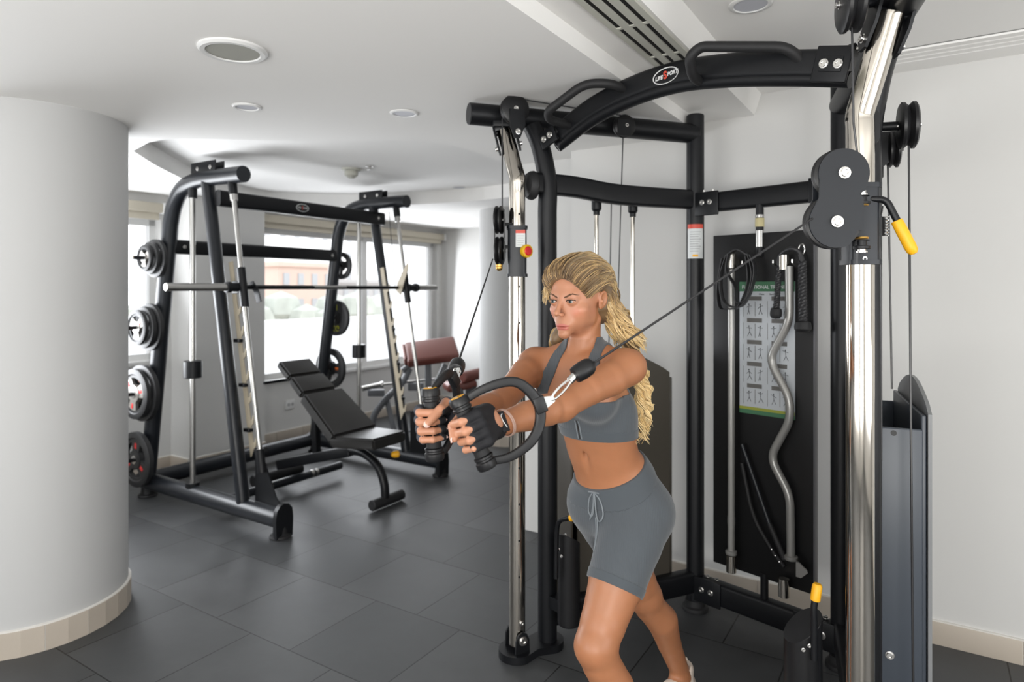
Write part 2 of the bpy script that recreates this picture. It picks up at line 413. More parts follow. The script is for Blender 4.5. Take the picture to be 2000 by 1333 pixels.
# round columns
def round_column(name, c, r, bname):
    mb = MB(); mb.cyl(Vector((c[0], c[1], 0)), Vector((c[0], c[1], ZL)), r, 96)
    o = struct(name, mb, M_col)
    mb = MB(); jn = MB(); k = max(10, round(2 * PI * r / .155)); h = .105
    for i in range(k):
        a0, a1 = 2 * PI * (i + .012) / k, 2 * PI * (i + .988) / k; vs = []
        for a in (a0, (a0 + a1) / 2, a1):
            for rr_, z in ((r, 0), (r + .014, 0), (r + .014, h), (r, h)): vs.append((c[0] + math.cos(a) * rr_, c[1] + math.sin(a) * rr_, z))
        mb.add(vs, [(0, 4, 7, 3), (1, 2, 6, 5), (2, 3, 7, 6), (4, 8, 11, 7), (5, 6, 10, 9), (6, 7, 11, 10), (0, 3, 2, 1), (8, 9, 10, 11)])
    jn.lathe((c[0], c[1], 0), (0, 0, 1), [(r + .011, 0), (r + .011, h + .003), (r, h + .006)], 72)
    b = struct(bname, mb, M_base, smooth=False); jn.build('grout_line', M_grout, b)
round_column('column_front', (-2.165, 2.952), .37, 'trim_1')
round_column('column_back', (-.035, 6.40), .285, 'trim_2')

# ceiling vent (long slot grille) in the strip
t = thing('slot_vent', R(1.6, .79, ZS), 'long white ceiling vent with three rows of black slots above the pull-up beam', 'vent')
mb = MB()
va, vb = .70, .845; u0, u1 = .4, 2.62; zt = ZS
sl = [(.722, .74), (.765, .783), (.808, .826)]
edges = [va] + [x for s_ in sl for x in s_] + [vb]
for i in range(0, len(edges), 2): wbox(mb, u0, u1, edges[i], edges[i + 1], zt - .008, zt - .0005)
wbox(mb, u0 - .015, u0, va, vb, zt - .008, zt - .0005); wbox(mb, u1, u1 + .015, va, vb, zt - .008, zt - .0005)
mb.build('grille', M_offwhite, t, smooth=False)
for k_ in range(7):
    uu = .72 + k_ * .30; mb = MB(); wbox(mb, uu, uu + .014, .72, .828, zt - .007, zt - .001); mb.build('rib', M_offwhite, t, smooth=False)
mb = MB()
for (a, b) in sl: wbox(mb, u0, u1, a + .0005, b - .0005, zt - .003, zt - .0005)
mb.build('slot', M_darkhole, t, smooth=False)
# linear diffuser along the right wall
t = thing('linear_diffuser', R(3.03, -.4, ZH), 'white three-line linear air diffuser in the ceiling along the right wall', 'vent')
mb = MB(); mb2 = MB()
for i in range(4): wbox(mb, 2.93 + i * .05, 2.965 + i * .05, -2.6, .6, ZH - .012, ZH - .0005)
mb.build('blade', M_ceil, t, smooth=False)
wbox(mb2, 2.93, 3.11, -2.6, .6, ZH - .004, ZH - .0006); mb2.build('backing', mat('diffuser_grey', (.25, .25, .25), .8), t, smooth=False)

# round ceiling fittings
def disc_light(px, py, z, r, name, label, cat, mface, group=None, rim=.004, deep=.003):
    Y = (z - CAM_H) * FPX / (565 - py); c = P(px, py, Y); c.z = z
    t = thing(name, c, label, cat, group)
    mb = MB(); mb.lathe(c, (0, 0, -1), [(r * .72, -.001), (r, -.001), (r, rim * .5), (r * .93, rim), (r * .8, rim), (r * .76, rim * .4), (r * .72, .0005)], 40); mb.build('rim', M_white, t)
    mb = MB(); mb.lathe(c, (0, 0, -1), [(r * .77, .0), (r * .77, deep), (r * .4, deep * 1.05), (.001, deep * 1.05)], 40); mb.build('face', mface, t)
    return t
M_grille = mat('speaker_grille', (.36, .36, .32), .7, bump=.5, bscale=500)
M_lens = mat('light_lens', (.52, .53, .58), .5)
disc_light(455, 97, ZL, .105, 'ceiling_speaker', 'large round ceiling speaker with olive-grey grille and white rim, near the left column', 'speaker', M_grille, rim=.012, deep=.008)
disc_light(482, 208, ZL, .058, 'recessed_light', 'small round ceiling light with copper reflection, just behind the ceiling speaker', 'ceiling light', M_lens, 'round recessed ceiling lights', rim=.008)
disc_light(789, 221, ZL, .062, 'recessed_light', 'small round ceiling light left of the black machine tube', 'ceiling light', M_lens, 'round recessed ceiling lights', rim=.006)
disc_light(1466, 8, ZH, .068, 'recessed_light', 'round ceiling light with lilac lens right of the slot vent', 'ceiling light', M_lens, 'round recessed ceiling lights', rim=.006)
disc_light(896, 366, ZR, .06, 'recessed_light', 'faint round ceiling light deep in the recess before the far column', 'ceiling light', M_lens, 'round recessed ceiling lights', rim=.005)
me_ = bpy.data.materials.new('lit_lamp'); me_.use_nodes = True; b_ = me_.node_tree.nodes['Principled BSDF']
b_.inputs['Emission Color'].default_value = (1, .93, .8, 1); b_.inputs['Emission Strength'].default_value = 6
disc_light(916, 440, ZL, .065, 'recessed_light', 'small lit round ceiling light beside the far column', 'ceiling light', me_, 'round recessed ceiling lights')
# smoke detector
c = P(686, 345, (ZR - CAM_H) * FPX / (565 - 330)); c.z = ZR
t = thing('smoke_detector', c, 'cream dome smoke detector hanging in the ceiling recess over the barbell machine', 'smoke detector')
mb = MB(); mb.lathe(c, (0, 0, -1), [(.07, 0), (.07, .012), (.055, .018)], 32); mb.build('base', M_offwhite, t)
mb = MB(); mb.lathe(c, (0, 0, -1), [(.045, .015), (.05, .03), (.048, .05), (.03, .062), (.02, .07), (.001, .07)], 32); mb.build('dome', M_offwhite, t)
c = P(722, 325, (ZR - CAM_H) * FPX / (565 - 325)); c.z = ZR
t = thing('fire_sprinkler', c, 'tiny dark sprinkler head on the ceiling right of the smoke detector', 'sprinkler')
mb = MB(); mb.lathe(c, (0, 0, -1), [(.03, 0), (.03, .004), (.01, .008), (.01, .02), (.022, .024), (.022, .026)], 20); mb.build('head', M_steel, t)
# wall socket below the window
c = R(4.27, V1 - .001, .34)
t = thing('wall_socket', c, 'white square power socket on the wall under the wide window', 'socket')
mb = MB(); wbox(mb, 4.215, 4.325, V1 - .012, V1 - .0005, .295, .385, .004); mb.build('plate', M_white, t)
mb = MB()
for du in (-.022, .022): mb.cyl(R(4.27 + du, V1 - .0135, .34), R(4.27 + du, V1 - .011, .34), .016, 20)
mb.build('insert', mat('socket_grey', (.4, .4, .4), .5), t)

# ------------------------------------------------------------------ outside the windows
def building(name, u0, u1, v0, v1, z0, z1, m, label, rows=0, cols=0):
    t = thing(name, R((u0 + u1) / 2, v0, z0), label, 'building')
    mb = MB(); wbox(mb, u0, u1, v0, v1, z0, z1); mb.build('wall', m, t, smooth=False)
    mb = MB(); wbox(mb, u0 - .15, u1 + .15, v0 - .15, v1 + .15, z1, z1 + .3); mb.build('roof', m, t, smooth=False)
    for i in range(rows):
        for j in range(cols):
            uu = u0 + (j + .3) * (u1 - u0) / cols; zz = z0 + (i + .3) * (z1 - z0) / rows
            mb = MB(); wbox(mb, uu, uu + (u1 - u0) / cols * .4, v0 - .06, v0 - .01, zz, zz + (z1 - z0) / rows * .45)
            mb.build('window', M_out_dark, t, smooth=False)
M_out_dark = mat('outside_window_grey', (.36, .38, .40), .4)
M_out_pink = mat('outside_pink_plaster', (.56, .43, .37), .9, var=.1, vscale=1)
M_out_white = mat('outside_white_plaster', (.85, .85, .85), .9)
M_out_beige = mat('outside_beige_ground', (.45, .36, .29), .9, var=.1, vscale=.5)
M_out_green = mat('outside_hedge', (.36, .38, .34), .9, var=.3, vscale=2)
building('neighbour_house', 26.5, 31, 34, 40, -2, 2.9, M_out_pink, 'pale pink house seen blurred through the middle of the wide window', 3, 4)
building('apartment_block', 31, 38.5, 46, 52, -2, 7.2, M_out_white, 'pale apartment block seen blurred at the left of the wide window', 5, 5)
building('office_block', 42, 50, 50, 56, -2, 7.6, M_out_white, 'pale grey block seen blurred behind the right of the pink house', 5, 5)
building('low_house', 31.5, 36.5, 35, 41, -2, 1.9, mat('outside_grey', (.42, .42, .42), .9), 'low grey house seen blurred beside the pale pink house', 2, 5)
mb = MB(); wbox(mb, -5, 60, 5.52, 70, -2.2, -2); struct('ground_outside', mb, M_out_beige, smooth=False)
mb = MB(); wbox(mb, 0, 12, 7.4, 7.6, .2, 1.05); wbox(mb, -5, 12.5, 5.52, 7.6, -.3, .2); struct('wall_terrace', mb, M_out_white, smooth=False)
mb = MB(); wbox(mb, 7.0, 10.5, 6.3, 6.6, .2, 3.2); struct('wall_neighbour', mb, M_out_white, smooth=False)
mb = MB()
for i in range(60):
    mb.sphere(R(8 + i * .45, 22 + random.random() * 3, -.4 + random.random() * .8), .6 + random.random() * .5, seg=8)
tag(mb.build('hedge', M_out_green), 'blurred grey-green hedge outside behind the white terrace wall', 'hedge', kind='stuff')
# ================================================================== CABLE MACHINE (functional trainer)
def XY(px, Y): return Vector(((px - 1000) / FPX * Y, Y, 0))
LC, LP, PA = XY(1010, 2.634), XY(1069, 2.705), XY(1358, 3.016)
RC, RP, PB = XY(1680, 1.67), Vector((.985, 1.815, 0)), XY(1644, 2.55)
Zv = Vector((0, 0, 1))
def at(p, z): return Vector((p.x, p.y, z))
ft = thing('cable_machine', (.85, 2.5, 0), 'large black cable crossover machine with polished chrome columns and arched pull-up beam, around the person', 'gym machine')
aL = (PA - LP).normalized(); oL = Vector((-aL.y, aL.x, 0))          # left arm direction and its outer side
aR = (PB - RP).normalized(); oR = Vector((aR.y, -aR.x, 0))
ab = (PB - PA).normalized(); nb = Vector((ab.y, -ab.x, 0))          # board run and its front normal
if nb.y > 0: nb = -nb
nOut = (LC - RC).normalized()                                       # outward on the left side

# --- black uprights
def upright(path, r, m=M_black, name='upright', seg=28):
    mb = MB(); mb.tube(path, r, seg); return mb.build(name, m, ft)
tl = at(XY(1040, 2.73), 2.16)
upright([at(LP, .02)] + smooth_path([at(LP, 1.80), at(LP, 1.93), at(LP, 2.0).lerp(tl, .45), tl], 6), .0395)
tr_ = Vector((1.018, 1.76, 2.17))
upright([at(RP, .02)] + smooth_path([at(RP, 1.80), at(RP, 1.92), at(RP, 1.99).lerp(tr_, .45) , tr_], 6), .0395)
for p, zt in ((PA, 2.285), (PB, 2.285)):
    mb = MB(); mb.cyl(at(p, .02), at(p, zt), .040, 32, .004); mb.build('upright', M_black, ft)
    mb = MB(); mb.lathe(at(p, 0), Zv, [(.058, 0), (.060, .008), (.058, .018), (.046, .024), (.044, .05)], 32); mb.build('foot', M_rubber, ft)
# --- thick top tubes
ZT = 2.198
t0 = at(XY(915, 2.667), ZT)
mb = MB(); mb.cyl(t0, at(PA, ZT), .045, 36, .003); mb.build('top_tube', M_black, ft)
t1 = at(PB, ZT); t2 = Vector((.93, 1.50, ZT))
mb = MB(); mb.cyl(t1, t2, .045, 36, .003); mb.build('top_tube', M_black, ft)
# --- chrome columns (octagonal-ish section) and their clamps
def chrome(base, toward, name='chrome_column'):
    prof = []
    for i in range(8):
        a = PI / 8 + i * PI / 4
        for da in (-.18, 0, .18): prof.append((math.cos(a + da) * .0335, math.sin(a + da) * .0335))
    path = [at(base, .05)] + [at(base, 1.86)] + smooth_path([at(base, 1.90), at(base, 1.93), at(base, 1.93).lerp(toward, .3), toward], 5)[1:]
    mb = MB(); mb.sweep(path, prof, up=(0, -1, 0)); mb.build(name, M_chrome, ft, angle=.5)
cl = at(LC + nOut * .075, 2.13); cr = at(RC - nOut * .070, 2.165)
chrome(LC, cl); chrome(RC, cr)
def holes(base, z0, z1, step, dirv):
    mb = MB(); z = z0
    while z < z1:
        c = at(base, z) + dirv * .0325; mb.cyl(c, c + dirv * .0012, .0045, 10); z += step
    mb.build('adjustment_hole', M_darkhole, ft)
holes(LC, .33, 1.83, .145, Vector((.25, -.97, 0)).normalized())
holes(RC, .33, 1.83, .145, Vector((.75, .66, 0)).normalized())
for c, s in ((cl, -1), (cr, 1)):
    mb = MB(); d = (c - at(LC if s < 0 else RC, 1.93)).normalized()
    sd = d.cross(Vector((0, -1, 0))).normalized()
    for k in (-1, 1):
        o_ = c + sd * k * .042 - d * .02
        mb.prism([(-.03, .05), (.03, .05), (.034, -.02), (.018, -.075), (-.006, -.08), (-.026, -.05)], o_, Vector((0, -1, 0)), d, sd, .008)
    mb.cyl(c + d * .0 - sd * .045, c + sd * .045, .012, 12)
    mb.box(c + d * .03, (.085, .075, .03), None, .006)
    mb.build('column_clamp', M_black, ft)
    mb = MB()
    for k in (-1, 1): bolt(mb, c - d * .07 + sd * k * .046, sd * k, .009, .010)
    mb.build('bolt', M_bolt, ft)
# --- base plate joining column and upright
def baseplate(c, p):
    d = (p - c).normalized(); n_ = Vector((-d.y, d.x, 0)); L = (p - c).length; poly = []
    for i in range(13): a = PI / 2 + PI * i / 12; poly.append((math.cos(a) * .075, math.sin(a) * .075))
    poly += [(L * .5, -.05)]
    for i in range(13): a = -PI / 2 + PI * i / 12; poly.append((L + math.cos(a) * .068, math.sin(a) * .068))
    poly += [(L * .5, .05)]
    mb = MB(); mb.prism(poly, c + Zv * .016, d, n_, Zv, .030); mb.build('base_plate', M_black, ft)
    mb = MB()
    for k in (-1, 1):
        mb.prism([(-.032, 0), (.032, 0), (.030, .05), (.018, .075), (0, .082), (-.018, .075), (-.03, .05)], c + n_ * k * .042 + Zv * .03, d, Zv, n_, .008)
    mb.build('base_bracket', M_black, ft)
    mb = MB()
    for k in (-1, 1): bolt(mb, c + n_ * k * .046 + Zv * .08, n_ * k, .014, .012); bolt(mb, c + n_ * k * .035 + Zv * .145, n_ * k, .008, .008)
    mb.build('bolt', M_bolt, ft)
baseplate(LC, LP); baseplate(RC, RP)

# --- arched pull-up beam
arch = [P(1088, 271, 2.655), P(1100, 262, 2.642), P(1160, 216, 2.525), P(1240, 176, 2.385), P(1330, 148, 2.244), P(1430, 136, 2.106), P(1540, 132, 1.973), P(1632, 132, 1.875), P(1662, 133, 1.845)]
ap_ = smooth_path(arch, 6); mb = MB(); mb.sweep([p + Zv * .008 for p in ap_], rrect(.056, .084, .018, 4), up=Zv); beam = mb.build('pull_up_beam', M_black, ft)
mb = MB(); mb.tube([p - Zv * .034 for p in ap_], .0235, 18); mb.build('beam_tube', M_black, ft)
bdir = (RP - LP).normalized(); bn = Vector((bdir.y, -bdir.x, 0)); bn = bn if bn.y < 0 else -bn
def beam_plate(c, ax, w_, h_):
    ax = ax.normalized(); up = bn.cross(ax).normalized(); up = up if up.z > 0 else -up
    mb = MB(); m3 = Matrix((ax, bn, up)).transposed()
    mb.box(c + bn * .034, (w_, .012, h_), m3, .004); mb.box(c + bn * .041, (w_ * .62, .004, h_ * .42), m3, .001)
    o = mb.build('bracket_plate', M_black, ft)
    mb = MB()
    for k in (-1, 1): bolt(mb, c + bn * .042 + ax * k * w_ * .2, bn, .010, .008)
    mb.build('bolt', M_bolt, o)
beam_plate(P(1082, 271, 2.66), arch[2] - arch[0], .085, .072)
beam_plate(P(1634, 131, 1.87), arch[-1] - arch[-3], .10, .102)
# pull-up handles
def grip(pts, r=.0165):
    mb = MB(); path = fillet(pts, .045, 8); mb.tube(path, r, 18); mb.build('pull_up_handle', M_rubber, ft)
grip([P(1232, 182, 2.42), P(1196, 163, 2.36), P(1142, 163, 2.38), P(1070, 217, 2.46), P(1072, 233, 2.50), P(1116, 247, 2.60)])
grip([P(1576, 132, 1.94), P(1540, 92, 1.92), P(1368, 91, 2.06), P(1346, 112, 2.08), P(1352, 150, 2.13), P(1370, 162, 2.19)])
# maker's badge
badge_c = P(1310, 152, 2.276) + bn * .0325
bx = (P(1340, 143, 2.23) - P(1280, 164, 2.32)); bx = (bx - bn * bx.dot(bn)).normalized(); by = bn.cross(bx); by = by if by.z > 0 else -by
mb = MB(); ring = [badge_c + bx * (math.cos(a) * .050) + by * (math.sin(a) * .0265) for a in (2 * PI * i / 48 for i in range(48))]
mb.sweep(ring, [(-.0016, -.001), (.0016, -.001), (.0016, .001), (-.0016, .001)], closed=True)
M_badge_w = mat('badge_white', (.75, .75, .75), .4); M_badge_r = mat('badge_red', (.62, .07, .04), .4)
bd = mb.build('badge', M_badge_w, ft)
text_part('badge_word', 'LIFE', .019, badge_c - bx * .0275 - by * .002, bx, by, M_badge_w, bd, shear=.25, sx=.92, bold=.0006)
text_part('badge_letter', 'S', .036, badge_c - bx * .001 + by * .001, bx, by, M_badge_r, bd, sx=.85, bold=.0015)
text_part('badge_word', 'PORT', .019, badge_c + bx * .0275 + by * .002, bx, by, M_badge_w, bd, shear=.25, sx=.85, bold=.0006)

# --- cross beams
def rbeam(name, a, b, w_, h_, r=.015):
    mb = MB(); mb.sweep([a, b], rrect(w_, h_, r, 3), up=Zv); return mb.build(name, M_black, ft)
path = smooth_path([at(LP - aL * .075, 1.915), at(LP + aL * .12, 1.912), at(LP + aL * .35, 1.892), at(PA, 1.892)], 5)
mb = MB(); mb.sweep(path, rrect(.05, .088, .014, 3), up=Zv); mb.build('crossbeam', M_black, ft)
mb = MB(); mb.lathe(at(LP - aL * .06, 1.905), -aL, [(.056, 0), (.060, .008), (.058, .02), (.048, .034), (.025, .042), (.001, .044)], 32); mb.build('end_cap', M_rubber, ft)
rbeam('crossbeam', at(PA, 1.872), at(PB, 1.874), .05, .088)
mb = MB(); mb.box(at(PA + ab * .075 + nb * .03, 1.866), (.115, .01, .108), Matrix((ab, nb, Zv)).transposed(), .003)
mb.box(at(PB - ab * .065 + nb * .03, 1.874), (.10, .01, .10), Matrix((ab, nb, Zv)).transposed(), .003); mb.build('bracket_plate', M_black, ft)
mb = MB()
for s_ in (.055, .092): bolt(mb, at(PA + ab * s_ + nb * .035, 1.872), nb, .009, .008)
for s_ in (.045, .09): bolt(mb, at(PA + ab * s_, 1.922), Zv, .007, .01)
bolt(mb, at(PB - ab * .07 + nb * .035, 1.876), nb, .009, .008)
mb.build('bolt', M_bolt, ft)
path = smooth_path([at(RP - aR * .075, 1.915), at(RP + aR * .12, 1.912), at(RP + aR * .35, 1.892), at(PB, 1.892)], 5)
mb = MB(); mb.sweep(path, rrect(.05, .088, .014, 3), up=Zv); mb.build('crossbeam', M_black, ft)
for a, b, n_ in ((at(LP, .135), at(PA, .135), 0), (at(PA, .115), at(PB, .115), 1), (at(RP, .135), at(PB, .135), 0)):
    rbeam('base_beam', a, b, .06, .10, .014)
mb = MB()
mb.box(at(PA + ab * .08 + nb * .034, .115), (.13, .01, .112), Matrix((ab, nb, Zv)).transposed(), .003)
mb.box(at(PB - ab * .09 + nb * .034, .115), (.17, .01, .112), Matrix((ab, nb, Zv)).transposed(), .003)
mb.build('bracket_plate', M_black, ft)
mb = MB()
for s_ in (.055, .10): bolt(mb, at(PA + ab * s_ + nb * .04, .12), nb, .010, .008); bolt(mb, at(PA + ab * (s_ + .01), .168), Zv, .007, .01)
for s_ in (.06,): bolt(mb, at(PB - ab * s_ + nb * .04, .118), nb, .012, .01); bolt(mb, at(PB - ab * s_, .168), Zv, .008, .012)
mb.build('bolt', M_bolt, ft)
# warning label on the rear upright
def wrap_label(p, r, z0, z1, a0, a1, m, name, par):
    vs = []; fs = []; K = 12
    for i in range(K + 1):
        a = a0 + (a1 - a0) * i / K
        for z in (z0, z1): vs.append(at(p, z) + Vector((math.cos(a), math.sin(a), 0)) * (r + .0012))
    for i in range(K): fs.append((2 * i, 2 * i + 2, 2 * i + 3, 2 * i + 1))
    mb = MB(); mb.add(vs, fs); return mb.build(name, m, par)
ca = math.atan2(-PA.y, -PA.x)
lb = wrap_label(PA, .040, 1.62, 1.757, ca - .95, ca + .95, M_label, 'warning_label', ft)
wrap_label(PA, .0404, 1.757, 1.777, ca - .95, ca + .95, M_badge_r, 'label_header', lb)
wrap_label(PA, .0406, 1.628, 1.638, ca - .3, ca + .3, M_yellow, 'label_symbol', lb)
for k in range(9): wrap_label(PA, .0406, 1.740 - k * .011, 1.743 - k * .011, ca - .6, ca + .65 - (k % 3) * .15, mat('label_print', (.35, .36, .37), .6), 'label_print', lb)

# --- weight stacks: shroud, guide rods
def stack(base, a, o, m_face, m_edge, m_in):
    def L(s, off, z): return base + a * s + o * off + Zv * z
    m3 = Matrix((a, o, Zv)).transposed()
    s0, s1 = .135, .655
    mb = MB()
    mb.box(L((s0 + s1) / 2, .162, .60), (s1 - s0, .012, 1.03), m3, .003)
    for s_ in (s0, s1): mb.box(L(s_, .095, .575), (.012, .125, 1.00), m3, .004)
    sh = mb.build('shroud', m_face, ft)
    mb = MB()                                        # arched outer cover
    n = 16; poly = [(s0 - .006, .09)] + [(s1 + .006, .09), (s1 + .006, 1.12)]
    for i in range(n + 1):
        t = i / n; poly.append((s1 - .03 - (s1 - s0 - .06) * t, 1.145 + .055 * math.sin(PI * t)))
    poly += [(s0 - .006, 1.12)]
    mb.prism(poly, base + o * .176, a, Zv, o, .010); mb.build('outer_cover', m_edge, sh)
    mb = MB()
    poly = [(s0 + .02, .09), (s1 - .02, .09), (s1 - .02, 1.10)] + [(s1 - .05 - (s1 - s0 - .1) * i / 16, 1.12 + .07 * math.sin(PI * i / 16)) for i in range(17)] + [(s0 + .02, 1.10)]
    mb.prism(poly, base + o * .022, a, Zv, o, .008); mb.build('inner_cover', m_in, sh)
    mb = MB()
    for s_ in (.27, .46): mb.cyl(L(s_, .055, .12), L(s_, .055, 1.86), .0095, 16)
    mb.build('guide_rod', M_chrome, ft)
    for i in range(15):
        mb = MB(); mb.box(L(.39, .10, .16 + i * .05), (.40, .08, .046), m3, .003); mb.build('weight_block', M_black, ft)
    mb = MB()
    for s_ in (.27, .46): mb.lathe(L(s_, .055, 1.85), -Zv, [(.022, -.02), (.022, .02), (.014, .03), (.014, .045)], 20); mb.box(L(s_, .035, 1.865), (.04, .06, .012), m3, .002)
    mb.build('rod_collar', M_black, ft)
    mb = MB(); bolt(mb, L(s0 - .006, .075, .41), -a, .009, .008); mb.build('bolt', M_bolt, sh)
    mb = MB(); mb.cyl(L(s0 - .0055, .085, 1.06), L(s0 - .0072, .085, 1.06), .008, 14); mb.build('dark_hole', M_blackm, sh)  # black disc standing in for the darkness of a hole
    return L
SL = stack(LP, aL, oL, M_shroudb, M_shroudb, M_shroudb)
SR = stack(RP, aR, oR, M_shroud, mat('shroud_edge_grey', (.20, .205, .21), .4), M_blackm)

# --- pulleys
def pulley(c, axis, r, w_=.03, name='pulley', axle=None, pm=M_blackm):
    axis = Vector(axis).normalized(); mb = MB()
    mb.lathe(c - axis * w_ / 2, axis, [(r * .3, -.002), (r * .86, 0), (r, w_ * .12), (r, w_ * .28), (r * .84, w_ * .5), (r, w_ * .72), (r, w_ * .88), (r * .86, w_), (r * .3, w_ + .002)], 36)
    o = mb.build(name, pm, ft)
    mb = MB(); bolt(mb, c + axis * (w_ / 2 + .001), axis, .0075, .009); bolt(mb, c - axis * (w_ / 2 + .001), -axis, .0075, .009); mb.build('bolt', M_bolt, o)
    if axle: mb = MB(); mb.cyl(c, axle, .0135, 16); mb.build('axle', M_black, o)
    return o
tdir = (at(PA, ZT) - t0).normalized(); tn = Vector((tdir.y, -tdir.x, 0))
pulley(P(1005, 214, 2.62), tn, .058, .036); pulley(P(1219, 247, 2.80), tn, .048, .034, axle=P(1219, 247, 2.90))
mb = MB(); mb.prism([(-.03, .03), (.03, .03), (.035, -.03), (.012, -.085), (-.012, -.085), (-.03, -.04)], P(1010, 228, 2.595), tdir, Zv, tn, .005)
mb.prism([(-.03, .03), (.03, .03), (.03, -.04), (-.03, -.04)], P(1219, 247, 2.775), tdir, Zv, tn, .004); mb.build('pulley_bracket', M_black, ft)
mb = MB(); bolt(mb, P(1012, 257, 2.59), tn, .009, .01); mb.build('bolt', M_bolt, ft)
pulley(P(1773, 245, 1.86), oR, .066, .046, axle=P(1712, 249, 1.90)); pulley(P(1745, 292, 2.03), oR, .056, .034)
mb = MB(); mb.prism([(-.05, .05), (.04, .05), (.04, -.03), (.0, -.06), (-.05, -.09)], P(1722, 290, 2.02), oR, Zv, aR, .006); mb.build('pulley_bracket', M_black, ft)
pulley(P(1663, 8, 1.60), Vector((.97, -.22, 0)), .068, .050, axle=P(1735, 0, 1.62)); pulley(P(1666, 99, 1.86), bdir, .02, .02)

# --- right carriage (figure-eight plates on a sleeve with a yellow lever)
def sleeve(base, z0, z1, w_):
    mb = MB(); prof = rrect(w_, w_, .014, 3)
    mb.sweep([at(base, z0), at(base, z1)], prof, up=(0, -1, 0))
    for z in (z0, z1): mb.sweep([at(base, z - .006), at(base, z + .006)], rrect(w_ + .008, w_ + .008, .016, 3), up=(0, -1, 0))
    return mb.build('carriage', M_grayf, ft)
sr = sleeve(RC, 1.548, 1.742, .073)
cu, cl_ = P(1641, 341, 1.625), P(1627, 435, 1.625)
nf = Vector((-.10, -1, 0)).normalized(); fx = Vector((1, -.10, 0)).normalized()
def eight(c1, r1, c2, r2, hx):
    # outline of two joined discs plus a tab reaching the sleeve, in (fx, z) about c1
    d = (c2.x - c1.x, c2.z - c1.z); out = []
    for i in range(30): a = math.radians(-20 + 215 * i / 29); out.append((math.cos(a) * r1, math.sin(a) * r1))
    out += [(d[0] * .5 - r1 * .83, d[1] * .5)]
    for i in range(24): a = math.radians(150 + 150 * i / 23); out.append((d[0] + math.cos(a) * r2, d[1] + math.sin(a) * r2))
    out += [(hx * .7, d[1] - .022), (hx, d[1] - .022), (hx, d[1] + .055)]
    out += [(hx * .8, d[1] * .42), (r1 * .86, d[1] * .36)]
    return out
poly = eight(cu, .060, cl_, .064, .046)
mb = MB(); mb.prism(poly, cu + nf * .022, fx, Zv, nf, .006); o = mb.build('carriage_plate', M_grayf, ft)
mb = MB(); mb.prism(poly, cu - nf * .022, fx, Zv, nf, .006); mb.build('carriage_plate', M_grayf, ft)
mb = MB(); bolt(mb, cu + nf * .026, nf, .011, .011); bolt(mb, cl_ + nf * .026, nf, .011, .011); mb.build('bolt', M_bolt, o)
pulley(cu - fx * .004, nf, .062, .032); pulley(cl_ - fx * .004, nf, .066, .032)
mb = MB()
for z in (1.700, 1.590): mb.lathe(at(RC, z - .012) + Vector((-.026, -.056, 0)), Zv, [(.012, 0), (.02, .002), (.02, .008), (.012, .010), (.012, .022), (.018, .022)], 20)
mb.build('hinge', M_black, sr)
mb = MB()
for z in (1.712, 1.570): bolt(mb, at(RC, z) + Vector((-.026, -.056, 0)), Zv, .010, .014)
bolt(mb, at(RC, 1.560) + Vector((-.008, -.034, -.004)), (0, -1, 0), .006, .004); mb.build('bolt', M_bolt, sr)
mb = MB()
for z in (1.686, 1.604): mb.lathe(at(RC, z) + Vector((-.026, -.056, 0)), Zv, [(.015, 0), (.016, .002), (.015, .005)], 20)
mb.build('brass_washer', M_brass, sr)
mb = MB(); lp = fillet([P(1700, 389, 1.64), P(1731, 390, 1.63), P(1757, 440, 1.62)], .022, 8); mb.tube(lp, .0085, 14); lv = mb.build('lever', M_black, ft)
mb = MB(); d = (P(1783, 491, 1.61) - P(1752, 432, 1.62)); mb.lathe(P(1751, 431, 1.62), d, [(.0125, 0), (.0135, .003), (.0142, .03), (.0142, .072), (.013, .084), (.008, .091), (.001, .093)], 20); mb.build('grip', M_yellow, lv)
mb = MB(); mb.lathe(P(1719, 461, 1.66), Zv, [(.012, 0), (.012, .048)], 16); mb.build('spring_housing', M_black, sr)
mb = MB(); mb.tube([P(1730, 460, 1.655) + Vector((math.cos(a) * .0075, math.sin(a) * .0075, a * .048 / (12 * PI))) for a in [i * 2 * PI / 10 for i in range(61)]], .0014, 6); mb.build('spring', M_bolt, sr)
mb = MB(); mb.tube(smooth_path([P(1724, 403, 1.66), P(1722, 415, 1.66), P(1717, 428, 1.66)], 4), .002, 6); mb.tube(smooth_path([P(1718, 460, 1.67), P(1721, 560, 1.68), P(1722, 900, 1.69)], 4), .0018, 6); mb.build('release_cable', M_cable, sr)

# --- left carriage
sl_ = sleeve(LC, 1.535, 1.728, .076)
c1, c2 = P(975, 430, 2.60), P(976, 490, 2.60)
for c in (c1, c2): pulley(c, Vector((.96, -.2, 0)), .056, .030)
mb = MB()
for k in (-1, 1): mb.prism([(-.035, .10), (.035, .10), (.03, .0), (.035, -.10), (-.035, -.10), (-.03, 0)], (c1 + c2) / 2 + Vector((k * .019, 0, 0)), (0, 1, 0), Zv, (1, 0, 0), .004)
mb.bar((c1 + c2) / 2 + Vector((.0, 0, .045)), at(LC, 0) + Zv * ((c1.z + c2.z) / 2 + .045), .03, .012); mb.bar((c1 + c2) / 2 + Vector((.0, 0, -.045)), at(LC, 0) + Zv * ((c1.z + c2.z) / 2 - .045), .03, .012)
mb.build('carriage_plate', M_black, ft)
mb = MB(); mb.sphere(P(975, 523, 2.59), .014, seg=14); mb.lathe(P(975, 517, 2.59), -Zv, [(.014, 0), (.014, .006), (.010, .008)], 16); mb.build('brass_knob', M_brass, sl_)
kd = Vector((.62, -.78, 0)).normalized(); kc = P(1024, 491, 2.60)
